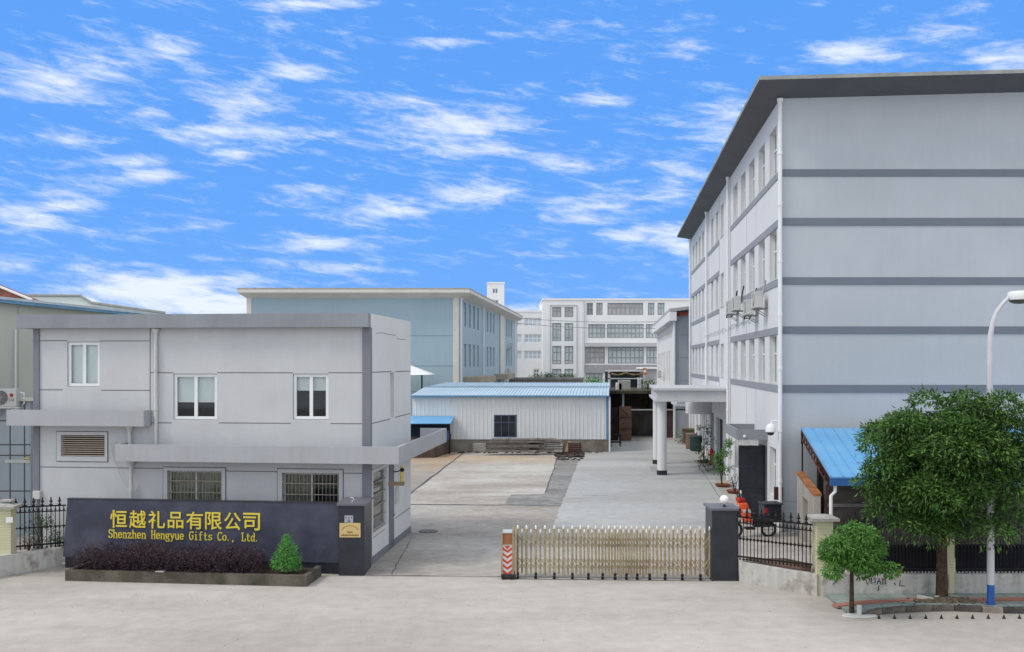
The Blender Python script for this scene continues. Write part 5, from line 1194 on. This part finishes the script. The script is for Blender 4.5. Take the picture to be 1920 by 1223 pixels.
# ------------------------------------------------------------------ dark open shed at the end of the lane
def dark_shed():
    D = 76; x0 = at(1143, 0, D).x-1.5; x1 = at(1300, 0, D).x+3; zt = EYE-(733-HOR)*D/FPX
    R = thing('open_storage_shed', ((x0+x1)/2, D, 0), 'dark open-fronted storage shed closing the end of the lane', 'shed')
    MB().box(x0, x1, D, D+10, zt-.22, zt).obj('roof', mat('mossy_roof', (.10,.09,.06), .95, .4, 1), R)
    MB().box(x0, x1, D+5, D+5.2, 0, zt-.22).obj('back_wall', mat('dull_brown_wall', (.15,.13,.12), .95, .4, .4, .3, 10, stain=(.25,.22,.20), stain_amt=.5), R)  # dark brown wall with paler blotches
    MB().box(x0, x0+.2, D, D+5, 0, zt-.22).box(x1-.2, x1, D, D+5, 0, zt-.22).obj('side_wall', BRICK, R)
    z = EYE-(769-HOR)*D/FPX
    MB().box(at(1184, 0, D).x, x1, D+.5, D+.6, z-.05, z+.05).obj('rail', LGRY, R)
    MB().box(at(1250, 0, D).x, x1, D+.62, D+.7, 0, z-.1).obj('brown_partition', mat('maroon_sheet', (.12,.07,.07), .8, .3, .6), R)
    MB().box(at(1184, 0, D).x, at(1250, 0, D).x, D+2.6, D+2.7, 0, z-.1).obj('grey_partition', mat('grey_sheet', (.15,.135,.12), .9, .5, .5), R)
    for px in (1171,): MB().tube([(at(px, 0, D).x, D+1, 0), (at(px, 0, D).x, D+1, zt-.2)], .09, 8).obj('post', LGRY, R)
    D2 = 73.0; a, b = at(1161, 0, D2).x, at(1184, 0, D2).x; z0, z1 = .05, EYE-(762-HOR)*D2/FPX
    g = thing('sheet_gate_leaf', ((a+b)/2, D2, 0), 'rusty brown sheet metal gate leaf standing open at the lane end', 'gate')
    MB().box(a, b, D2, D2+.06, z0, z1).obj('leaf', BROWN, g)
    for f in (.33, .66): MB().box(a-.0, b, D2-.04, D2, z0+(z1-z0)*f, z0+(z1-z0)*f+.06).obj('batten', mat('batten_%d' % int(f*100), (.06,.03,.025), .8), g)
    MB().tube([(a, D2-.02, z1), (b-.2, D2-.02, z0+(z1-z0)*.72)], .03, 5).obj('brace', BRICK, g)
    a, b = at(1143, 0, D2).x, at(1160, 0, D2).x
    g = thing('dark_gate_leaf', ((a+b)/2, D2, 0), 'dark maroon gate leaf beside the store shed corner', 'gate'); MB().box(a, b, D2+.4, D2+.46, .05, z1-.1).obj('leaf', mat('dark_maroon', (.06,.03,.03), .85, .4, 1), g)
    b0 = gnd(1155, 838); g = thing('hand_trolley', (*b0, 0), 'old steel frame trolley standing by the maroon gate leaf', 'trolley')
    q = MB()
    for dx in (-.35, .35):
        for dy in (0, .8): q.tube([(b0[0]+dx, b0[1]+dy, 0), (b0[0]+dx, b0[1]+dy, .85)], .03, 5)
    for z in (.3, .85): q.tube([(b0[0]-.35, b0[1], z), (b0[0]+.35, b0[1], z)], .03, 5).tube([(b0[0]-.35, b0[1]+.8, z), (b0[0]+.35, b0[1]+.8, z)], .03, 5)
    q.tube([(b0[0]-.35, b0[1], .3), (b0[0]-.35, b0[1]+.8, .3)], .03, 5).tube([(b0[0]+.35, b0[1], .3), (b0[0]+.35, b0[1]+.8, .3)], .03, 5)
    q.obj('frame', IRON, g)
dark_shed()
# ------------------------------------------------------------------ blue factory building behind the gatehouse
BF = Fr(-4.78, 86, 1, 0); BS = Fr(-4.78, 86, .1056, 1)
def blue_factory():
    R = thing('blue_factory', (-14, 100, 0), 'pale blue painted factory with cream cornice behind the gatehouse', 'building')
    L0 = BF.s(463); ZT = 12.1; DP = 50.3
    m = MB(); m.quad(BF.P(L0, 0, 0), BF.P(0, 0, 0), BF.P(0, 0, ZT), BF.P(L0, 0, ZT)); m.quad(BF.P(L0, 0, 0), BF.P(L0, DP, 0), BF.P(L0, DP, ZT), BF.P(L0, 0, ZT)); m.quad(BF.P(L0, DP, 0), BS.P(DP, 0, 0), BS.P(DP, 0, ZT), BF.P(L0, DP, ZT)); m.obj('wall', BLUEW, R)
    holes = []
    for z0, z1 in ((1.6, 3.6), (5.55, 7.75), (9.35, 11.6)):
        for s0, n in ((3.2, 4), (16.3, 4), (35.5, 2), (41, 2)):
            for i in range(n): holes.append((s0+i*2.85, s0+i*2.85+1.35, z0, z1))
    m = MB(); wallholes(m, BS, 0, DP, 0, ZT, holes, .3); m.obj('wall', BLUES, R)
    MB().prism([BF.P(L0+.6, .8, 0)[:2], BF.P(-.8, .8, 0)[:2], BS.P(DP-.8, .8, 0)[:2], BF.P(L0+.6, DP-.8, 0)[:2]], .1, ZT-.2).obj('interior', INT, R)
    for h in holes: window(BS, h[0], h[1], h[2], h[3], .2, R, WH, GLD, 0, (.66,), .08, .12)
    o = 1.0; e = [BF.P(L0-.6, -o, 0), BF.P(1.0, -o, 0), BS.P(DP+.8, -o, 0), BF.P(L0-.6, DP, 0)]
    c = MB(); i_ = [BF.P(L0, 0, ZT-.35), BF.P(0, 0, ZT-.35), BS.P(DP, 0, ZT-.35), BF.P(L0, DP, ZT-.35)]
    E = [Vector((p.x, p.y, ZT+.1)) for p in e]; T = [Vector((p.x, p.y, ZT+.38)) for p in e]; 
    for j in range(4): c.quad(E[j], E[(j+1) % 4], i_[(j+1) % 4], i_[j]); c.quad(E[j], E[(j+1) % 4], T[(j+1) % 4], T[j])
    c.quad(*T); c.obj('cornice', CREAM, R)
    t = MB(); T2 = [Vector((p.x, p.y, ZT+.40)) for p in e]; T3 = [v+Vector((0, 0, .12)) for v in T2]
    for j in range(4): t.quad(T2[j], T2[(j+1) % 4], T3[(j+1) % 4], T3[j])
    t.quad(*T3); t.obj('roof_edge', mat('roof_edge_brown', (.46,.42,.37), .9), R)
    MB().box(-.5, .02, -.04, .0, 0, ZT-.3, BF).obj('corner_pilaster', CREAM, R); MB().box(L0-.02, L0+.4, -.04, 0, 0, ZT-.3, BF).obj('corner_pilaster', CREAM, R)
    MB().box(31, 33.6, -.25, .0, 0, ZT-.3, BS).obj('corner_pilaster', CREAM, R)
    for s in (.25, 15.2, 30.6, 34.2, 50.0): MB().tube([BS.P(s, -.2, 0), BS.P(s, -.2, ZT-.2)], .1, 6).obj('drainpipe', WH, R)
    l = MB()
    for z in (3.4, 5.7, 8.4): l.box(L0+.4, -.5, -.012, .004, z-.03, z+.03, BF)
    each(l, 'joint_line', mat('blue_joint', (.22,.33,.39), .9), R)
    for s, w in ((1.2, 6.0), (5.2, 12), (20, 9)): pass
    for s0, s1 in ((2.5, 14.5), (25.5, 34.0)): MB().box(s0, s1, -1.6, -.02, 4.05, 4.65, BS).obj('door_canopy', mat('tan_canopy_%d' % int(s0), (.42,.36,.28), .9), R)
    for s, z in ((39.0, 6.9), (37.0, 3.9), (45, 4.2)): pass
blue_factory()
for s, z, lab in ((40.2, 7.9, 'small dark air conditioner unit high on the blue factory side'), (37.0, 4.6, 'small dark air conditioner unit low on the blue factory side')):
    p = BS.P(s, -.6, z); acunit(p, Fr(p.x, p.y, BS.dx, BS.dy), lab, group='air conditioner units on the blue factory')
# ------------------------------------------------------------------ far white buildings
def simple_block(name, label, fr, s0, s1, dep, zt, wm, wins, cat='building', par=.25, rm=None, side_wins=None):
    c = fr.P((s0+s1)/2, dep/2, 0); R = thing(name, c, label, cat)
    m = MB(); wallholes(m, fr, s0, s1, 0, zt, [w[:4] for w in wins], .35)
    m.quad(fr.P(s0, 0, 0), fr.P(s0, dep, 0), fr.P(s0, dep, zt), fr.P(s0, 0, zt)); m.quad(fr.P(s1, 0, 0), fr.P(s1, dep, 0), fr.P(s1, dep, zt), fr.P(s1, 0, zt)); m.quad(fr.P(s0, dep, 0), fr.P(s1, dep, 0), fr.P(s1, dep, zt), fr.P(s0, dep, zt))
    m.obj('wall', wm, R); MB().box(s0-.1, s1+.1, -.1, dep, zt, zt+par, fr).obj('roof_parapet', rm or WALLW, R)
    MB().box(s0+.8, s1-.8, .8, dep-.5, .1, zt-.3, fr).obj('interior', INT, R)
    for w in wins: window(fr, w[0], w[1], w[2], w[3], .12, R, w[6] if len(w) > 6 else WH, w[7] if len(w) > 7 else GLP, w[4], w[5], .15, .15)
    return R
FD = 140; FF = Fr(0, FD, 1, 0); GRF = mat('grey_green_frame', (.31,.35,.36), .6); BLF = mat('pale_blue_glass', (.34,.44,.56), .12, .2, .3, spec=.8, col2=(.55,.60,.64))
def W_(x0, y0, x1, y1, vs, hs, fm=GRF, pm=GLP, f=FF): return (*f.r(x0, y0, x1, y1), vs, hs, fm, pm)
w = []
for x0, x1 in ((1035.5, 1052.5), (1058.5, 1075)):
    w += [W_(x0, 576, x1, 595, 1, (.6,), GRF, GLPK), W_(x0, 606, x1, 640, 1, (.2, .65)), W_(x0, 649, x1, 683, 1, (.2, .65)), W_(x0, 692, x1, 712, 1, (.5,))]
w += [W_(1100, 568, 1112, 591, 1, (.6,), GRF, GLD), W_(1118, 568, 1130, 591, 1, (.6,), GRF, GLPK), W_(1139, 568, 1206, 591, 7, (.62,), GRF, GLPK), W_(1215, 568, 1227, 591, 1, (.6,)), W_(1233, 568, 1246, 591, 1, (.6,))]
w += [W_(1103, 608, 1135, 634, 3, (.35, .75)), W_(1138, 608, 1207, 634, 8, (.35, .75)), W_(1211, 608, 1236, 634, 3, (.35, .75))]
w += [W_(1097, 651, 1134, 682, 3, (.35, .68), GRF, GLPK), W_(1140, 651, 1207, 682, 7, (.35, .8)), W_(1212, 651, 1240, 682, 3, (.35, .8)), W_(1098, 700, 1130, 716, 3, (.5,))]
r = simple_block('white_office_block', 'large white office block with bands of gridded windows beyond the lane', FF, FF.s(1018), FF.s(1300), 18, EYE-(563-HOR)*FD/FPX, WALLW, w)
MB().box(FF.s(1094.5), FF.s(1096), -.2, .0, 0, EYE-(563-HOR)*FD/FPX, FF).obj('corner_rib', WALLG, r)
MB().box(FF.s(1096), FF.s(1242), -.5, .0, EYE-(650-HOR)*FD/FPX, EYE-(643-HOR)*FD/FPX, FF).obj('ledge', WALLG, r)
MB().box(FF.s(1096), FF.s(1242), -.12, .0, EYE-(699-HOR)*FD/FPX, EYE-(684-HOR)*FD/FPX, FF).obj('spandrel', mat('mauve_grey', (.40,.39,.41), .9), r)
s0 = MB()
for a, b in ((1031, 1081),): s0.box(FF.s(a), FF.s(a)+.15, -.08, 0, 3, EYE-(572-HOR)*FD/FPX, FF).box(FF.s(b), FF.s(b)+.15, -.08, 0, 3, EYE-(572-HOR)*FD/FPX, FF).box(FF.s(a), FF.s(b), -.081, 0, EYE-(573.5-HOR)*FD/FPX, EYE-(571.5-HOR)*FD/FPX, FF)
s0.obj('frame_moulding', WALLG, r)
F2 = Fr(0, 146, 1, 0); w = []
for y0, y1 in ((596, 612), (627, 643), (658, 674)): w += [W_(968, y0, 978, y1, 1, (.5,), WH, BLF, F2), W_(983, y0, 1015, y1, 3, (.5,), WH, BLF, F2)]
w += [W_(1000, 692, 1011, 706, 1, (.5,), WH, GLD, F2)]
simple_block('white_workshop_block', 'lower white block with pale blue windows left of the office block', F2, F2.s(940), F2.s(1018), 16, EYE-(585-HOR)*146/FPX, WALLW, w)
F3 = Fr(0, 165, 1, .06); w = [W_(923, 541, 934, 551, 1, (), WH, GLD, F3), W_(922, 562, 935, 573, 1, (), WH, GLD, F3), W_(922, 590, 935, 601, 1, (), WH, GLD, F3)]
simple_block('white_stair_tower', 'slim white stair tower rising behind the blue factory', F3, F3.s(915), F3.s(945.5), 5, EYE-(532-HOR)*165/FPX, WALLW, w, cat='tower')
# grey boundary wall with coping and dark court behind it
D = 118; f = Fr(0, D, 1, 0)
o = MB().box(f.s(955), f.s(1094), 0, .5, 0, EYE-(712-HOR)*D/FPX, f).box(f.s(954), f.s(1095), -.2, .7, EYE-(712-HOR)*D/FPX, EYE-(708-HOR)*D/FPX, f).obj('yard_wall', mat('brown_grey_wall', (.26,.25,.25), .9), None, loc=(2, D, 0)); tag(o, 'dark grey boundary wall with coping in front of the white blocks', 'wall')
def far_court():
    D = 128; f = Fr(0, D, 1, 0); z = lambda y: EYE-(y-HOR)*D/FPX
    R = thing('far_canopy', f.P(f.s(1172), 0, 0), 'dark recessed loading canopy hung with a garland below the office block', 'canopy')
    MB().box(f.s(1140), f.s(1206), 0, 4, z(697), z(694.5), f).obj('roof', WHD, R)
    MB().box(f.s(1140), f.s(1206), 4, 4.2, 0, z(697), f).obj('back_panel', mat('teal_dark_panel', (.06,.09,.12), .6, .3, .3), R)
    MB().box(f.s(1140), f.s(1206), -.1, .1, z(711), z(709), f).obj('rail', LGRY, R)
    MB().tube([f.P(f.s(1141+k*6.4), -.2, z(699+4*sin(pi*((k % 5)/5)))) for k in range(11)], .12, 5).obj('garland', mat('garland', (.35,.26,.14), .9, .5, 3), R)
    for px in (1140, 1206): MB().box(f.s(px), f.s(px)+.3, -.1, .2, 0, z(696), f).obj('post', WALLG, R)
    R = thing('white_porch_block', f.P(f.s(1222), 0, 0), 'grey-white porch block right of the garland canopy', 'building')
    MB().box(f.s(1206), f.s(1240), .5, 6, 0, z(692), f).obj('wall', WALLG, R); MB().box(f.s(1203), f.s(1240), -.3, 6, z(692), z(689), f).obj('roof', WALLW, R)
    D2 = 84; f2 = Fr(0, D2, 1, 0); R = thing('white_ladder', f2.P(f2.s(1198), 0, 3.4), 'white ladder standing on the dark shed roof', 'ladder'); zz = lambda y: EYE-(y-HOR)*D2/FPX
    for px in (1196, 1201): MB().tube([f2.P(f2.s(px), 0, zz(731)), f2.P(f2.s(px+.5), .1, zz(708))], .04, 5).obj('rail', WH, R)
    for k in range(8): MB().tube([f2.P(f2.s(1196), 0, zz(728-2.6*k)), f2.P(f2.s(1201), 0, zz(728-2.6*k))], .03, 5).obj('rung', WH, R)
    for px, w, h, m, lab, nm in ((1161, .25, .33, CREAM, 'small cream box on the roof of the dark shed', 'box'), (1171, .5, .45, CONC, 'grey rubble heap on the roof of the dark shed', 'rubble')):
        p = at(px, 731, 78); o = MB().box(p.x-w, p.x+w, p.y, p.y+.5, EYE-(733-HOR)*76/FPX, EYE-(733-HOR)*76/FPX+h*1.8).obj(nm, m, None, loc=p, bevel=.05); tag(o, lab, nm)
    p = at(1158, 690, 100); R = thing('red_sign', at(1209, 697, 126), 'small red and white sign at the corner of the garland canopy', 'sign'); q = at(1209, 697, 126)
    MB().box(q.x-.25, q.x+.25, q.y, q.y+.1, q.z-.45, q.z+.45).obj('board', mat('faded_red', (.5,.16,.12), .7), R); MB().box(q.x-.16, q.x+.16, q.y-.02, q.y, q.z-.1, q.z+.2).obj('blaze', WH, R)
far_court()
def shr(px, y0, y1, D, r, m, label, seed, per=130, L=.26):
    b = at(px, y1, D); h = (y1-y0)*D/FPX; R = thing('bush', b, label, 'bush', 'green bushes beyond the store shed'); rnd = random.Random(seed)
    cl = [(b+Vector((rnd.uniform(-r, r), rnd.uniform(-r, r)*.5, h*rnd.uniform(.2, .8))), r*.5, .8) for _ in range(10)]; foliage(cl, per, L, L*.5, 'foliage', m, R, seed)
    MB().tube([(b.x, b.y, 0), (b.x, b.y, b.z+h*.5)], .08, 5).obj('stem', BARK, R)
shr(1112, 709, 720, 112, 1.0, LG3, 'bright green bush right of the grey boundary wall', 31, 80, .3); shr(1215, 706, 733, 80, .42, LG1, 'dark green bush on the roof edge beside the white ladder', 32, 300, .2)
shr(1026, 703, 709, 121, .9, LG1, 'tiny bush top showing over middle of the boundary wall', 33); shr(1062, 703, 709, 121, .9, LG4, 'tiny bush top showing over right part of the boundary wall', 34); shr(1004, 704, 709, 121, .7, LG1, 'tiny bush top showing over left part of the boundary wall', 35)
# two wires
for i, (ya, yb, lab) in enumerate(((596, 603, 'upper thin power wire crossing before the white office block'), (606, 616, 'lower thin power wire crossing before the white office block'))):
    a = at(962, ya, 110); b = at(1250, yb, 100); pts = [a.lerp(b, k/12)-Vector((0, 0, .25*sin(pi*k/12))) for k in range(13)]
    o = MB().tube(pts, .03, 5).obj('power_wire', mat('wire_grey', (.25,.25,.27), .7), None, loc=a); tag(o, lab, 'wire')
# ------------------------------------------------------------------ second grey building beyond the factory
NF = Fr(13.05, 76.5, 1, 0); NS = Fr(13.05, 76.5, .1056, 1, side=-1)
def second():
    R = thing('gabled_workshop', (16, 90, 0), 'white workshop with red roof edge and wide eaves beyond the factory', 'building')
    ZT = 9.3; DP = 33.5
    holes = [(8+i*2.9, 9.3+i*2.9, 4.2, 7.0) for i in range(8)]+[(5+i*2.4, 6.4+i*2.4, 8.1, 8.75) for i in range(11)]+[(8+i*2.9, 9.3+i*2.9, .8, 2.6) for i in range(8)]
    m = MB(); wallholes(m, NS, 0, DP, 0, ZT, holes, .3); m.obj('wall', WALLW, R)
    f = MB(); f.quad(NF.P(0, 0, 0), NF.P(8, 0, 0), NF.P(8, 0, ZT+1.75), NF.P(0, 0, ZT+.85)); f.quad(NS.P(DP, 0, 0), NS.P(DP, 8, 0), NS.P(DP, 8, ZT+2), NS.P(DP, 0, ZT)); f.quad(NF.P(8, 0, 0), NF.P(12, 34, 0), NF.P(12, 34, ZT+2.2), NF.P(8, 0, ZT+2.2)); f.obj('wall', mat('grey_blue_gable', (.42,.45,.49), .85, .05, .3), R)
    MB().prism([NS.P(.8, .8, 0)[:2], NS.P(DP-.8, .8, 0)[:2], NS.P(DP-.8, 6, 0)[:2], NS.P(.8, 6, 0)[:2]], .1, ZT-.2).obj('interior', INT, R)
    for h in holes: window(NS, h[0], h[1], h[2], h[3], .18, R, WH, GLD, 0, (.5,) if h[3]-h[2] > 1 else (), .07, .08)
    e = MB(); o = -.55
    e.box(-1, DP+1, o, .0, ZT, ZT+.7, NS); e.obj('eaves', WALLW, R)
    t = MB(); a = NS.P(-1.0, o, ZT+.7); b = NS.P(DP+1, o, ZT+.7); c = b+Vector((10, 0, 1.2)); d = a+Vector((10, 0, 1.2)); t.extr([a, b, c, d], (0, 0, .25)); t.obj('roof', mat('pale_roof', (.52,.50,.50), .9), R)
    q = MB(); a = NF.P(.1, -.35, ZT+.66); b = NF.P(8, -.35, ZT+1.62); q.extr([a, b, b-Vector((0, 0, .28)), a-Vector((0, 0, .28))], (0, .33, 0)); q.obj('barge_board', mat('red_barge', (.40,.10,.07), .8), R)
    MB().tube([NF.P(-.12, -.1, 0), NF.P(-.12, -.1, ZT)], .11, 8).obj('drainpipe', WH, R)
    j = MB()
    for z in (2.4, 4.6, 6.4, 8.2): j.box(.3, 8, -.01, .004, z-.025, z+.025, NF)
    each(j, 'joint_line', mat('gable_joint', (.30,.32,.36), .9), R)
second()
p = NS.P(18, -.6, 4.6); acunit(p, Fr(p.x, p.y, NS.dx, NS.dy, side=-1), 'small air conditioner unit on the side of the red-edged workshop', group='air conditioner units on the gabled workshop')
# ------------------------------------------------------------------ shade sail
def parasol():
    D = 82; p = at(791, 722, D); R = thing('shade_canopy', (p.x, p.y, 0), 'white peaked fabric canopy on a dark pole behind the store shed', 'canopy')
    e = at(811, 702.5, D); t = at(768, 690, D+1); 
    c = MB(); tip = Vector((t.x, t.y+.5, t.z+.25)); cor = [Vector((e.x, D-1.2, e.z)), Vector((e.x, D+3, e.z+.0)), Vector((tip.x*2-e.x, D+3, e.z)), Vector((tip.x*2-e.x, D-1.2, e.z-.1))]
    for i in range(4): c.quad(cor[i], cor[(i+1) % 4], tip)
    c.quad(*[v-Vector((0, 0, .03)) for v in cor]); c.obj('fabric', WH, R); MB().tube([(p.x, p.y, 0), (p.x, p.y, e.z+.2)], .07, 6).obj('pole', IRON, R)
    MB().tube([(2*tip.x-p.x, p.y, 0), (2*tip.x-p.x, p.y, e.z+.2)], .07, 6).obj('pole', IRON, R)
parasol()
# ------------------------------------------------------------------ neighbours at far left
CF = Fr(-19.2, 36, .1056, 1)
def cream_house():
    R = thing('cream_workshop', (-24, 42, 0), 'cream walled workshop with a blue gutter behind the gatehouse at left', 'building')
    m = MB(); s0, s1 = -5, 13.5; zt = 8.25; m.quad(CF.P(s0, 0, 0), CF.P(s1, 0, 0), CF.P(s1, 0, zt), CF.P(s0, 0, zt)); m.quad(CF.P(s1, 0, 0), CF.P(s1, 8, 0), CF.P(s1, 8, zt), CF.P(s1, 0, zt)); m.quad(CF.P(s0, 0, 0), CF.P(s0, 8, 0), CF.P(s0, 8, zt), CF.P(s0, 0, zt)); m.quad(CF.P(s0, 8, 0), CF.P(s1, 8, 0), CF.P(s1, 8, zt), CF.P(s0, 8, zt)); m.obj('wall', CREAMW, R)
    MB().quad(CF.P(s0, 0, zt-.03), CF.P(s1, 0, zt-.03), CF.P(s1, 8, zt-.03), CF.P(s0, 8, zt-.03)).obj('roof', CONC, R)
    g = MB(); g.box(s0-.2, s1+.2, -.28, -.0, zt-.02, zt+.16, CF).obj('gutter', mat('gutter_blue', (.16,.33,.48), .5, .2, 1), R)
    MB().box(s0-.2, s1+.2, -.30, -.285, zt+.10, zt+.2, CF).obj('gutter_lip', mat('gutter_pale', (.55,.62,.65), .5), R)
    s = CF.s(29, -.1); MB().tube([CF.P(s, -.1, CF.z(29, 618)), CF.P(s, -.1, 3)], .03, 6).obj('vent_pipe', WH, R)
    s = CF.s(34, 0); MB().box(s-.02, s+.02, -.01, .004, 0, zt, CF).obj('joint_lines', mat('cream_joint', (.36,.37,.32), .9), R)
cream_house()
def annex():
    f = Fr(at(-60, 0, 33.5).x, 33.5, 1, 0); R = thing('grey_panel_annex', (f.ox+1.5, 33.5, 0), 'low grey-blue panelled annex beside the left end of the gatehouse', 'building')
    a, b = 0, f.s(57); zt = EYE-(752-HOR)*33.5/FPX
    MB().box(a, b, 0, 1.5, 0, zt, f).obj('wall', mat('panel_blue_grey', (.37,.42,.47), .6, .06, .6, streak=.2), R)
    j = MB()
    for px in (19, 46): s = f.s(px); j.box(s-.022, s+.022, -.006, .004, 0, zt, f)
    for py in (789, 834, 854, 921): z = f.z(20, py); j.box(a, b, -.0065, .004, z-.02, z+.02, f)
    each(j, 'joint_line', GRV, R)
    MB().box(f.s(10), b, -.03, .004, f.z(20, 868), f.z(20, 862), f).obj('pale_strip', WHD, R); MB().box(a, b+.2, -.15, 1.6, zt, zt+.06, f).obj('coping', CREAMW, R)
    MB().box(f.s(47), b, -.1, -.03, f.z(50, 860), f.z(50, 858), f).obj('bracket', GOLD, R)
    q = f.P(f.s(18.5), -.35, f.z(18, 762)); fr = Fr(q.x, q.y, 1, 0); r = acunit(q, fr, 'white air conditioner unit with red round emblem at left edge', wd=.80, group='air conditioner unit on the annex', bracket=False)
    MB().box(-.42, .42, -.04, .40, -.07, -.005, Fr(q.x, q.y, 1, 0))
    b_ = MB(); b_.v = []; b_.box(q.x-.40, q.x+.5, q.y+.0, q.y+.4, q.z-.06, q.z-.004).box(q.x-.36, q.x-.30, q.y, q.y+.35, q.z-.35, q.z-.06).obj('bracket', WHD, r)
    for o in r.children:                       # frame units were built from local z = 0: lift to the shelf
        pass
    e = MB(); n = 18; cx, cz = q.x+.24, q.z+.40; e.extr([(cx+.065*cos(2*pi*k/n), q.y-.004, cz+.065*sin(2*pi*k/n)) for k in range(n)], (0, -.006, 0)); e.obj('red_emblem', REDM, r)
    me = textmesh('LG', .15, .004, 0); place_text(me, 'brand_letters', fr, .24, .20, -.006, mat('logo_grey', (.18,.17,.17), .6), r)
    MB().tube([(q.x+.42, q.y+.2, q.z+.5), (q.x+.58, q.y+.2, q.z+.45), (q.x+.55, q.y+.25, q.z+.1), (q.x+.44, q.y+.3, q.z+.02)], .025, 6).obj('hose', WH, r, smooth=True)
    x = gnd(-2, 1010)
    o = MB().box(-14.9-.6, -14.9+.0, 28.6, 28.9, 0, 2.2).obj('dark_red_door', mat('dark_maroon_door', (.06,.025,.03), .7), None, loc=(-15.2, 28.6, 0)); bpy.data.objects.remove(o)
annex()
def far_left():
    D = 60; z = lambda y: EYE-(y-HOR)*D/FPX; x = lambda px: (px-CX)*D/FPX
    R = thing('red_roof_house', (x(-30), D, 0), 'house with a sloping red-brown tiled roof at far left', 'house')
    a, b = x(-70), x(62); pk = z(520); 
    m = MB(); m.prism([(x(-160), D), (x(66), D), (x(66), D+9), (x(-160), D+9)], 0, z(566)).obj('wall', CREAMW, R)
    r = MB(); L0 = Vector((x(68), D-.5, z(565))); A0 = Vector((x(-40), D-.5, z(521))); r.quad(L0, A0, A0+Vector((0, 1.5, 0)), L0+Vector((0, 1.5, 0))); M0 = Vector((x(-160), D-.5, z(565))); r.quad(M0, A0, A0+Vector((0, 1.5, 0)), M0+Vector((0, 1.5, 0))); r.quad(M0, L0, A0); r.quad(M0+Vector((0, 1.5, 0)), L0+Vector((0, 1.5, 0)), A0+Vector((0, 1.5, 0))); r.obj('roof', REDT, R)
    MB().tube([L0+Vector((0, -.05, .05)), A0+Vector((0, -.05, .05))], .08, 5).obj('verge', WALLW, R)
    D = 74; z = lambda y: EYE-(y-HOR)*D/FPX; x = lambda px: (px-CX)*D/FPX
    R = thing('pale_green_hall', (x(150), D, 0), 'pale green industrial hall with stepped roofline behind the gatehouse roof', 'building')
    poly = [(x(30), 0), (x(310), 0), (x(310), z(588)), (x(172), z(569)), (x(151), z(556)), (x(52), z(555)), (x(30), z(560))]
    MB().extr([(px_, D, pz_) for px_, pz_ in poly], (0, 2, 0)).obj('wall', mat('pale_green_wall', (.72,.78,.76), .8, .04, .3), R)
    t = MB(); tp_ = [(px_, D-.06, pz_+.06) for px_, pz_ in poly[2:]]; t.tube(tp_, .11, 5); t.obj('roof_trim', mat('trim_grey', (.38,.40,.40), .8), R)
    MB().tube([(x(60), D-1, z(562)), (x(300), D-1, z(586))], .03, 4)
far_left()

for o in bpy.data.objects:                     # what carries a category is a thing of its own
    if o.parent is None and o.get('category') and not o.get('kind'): o['kind'] = 'thing'
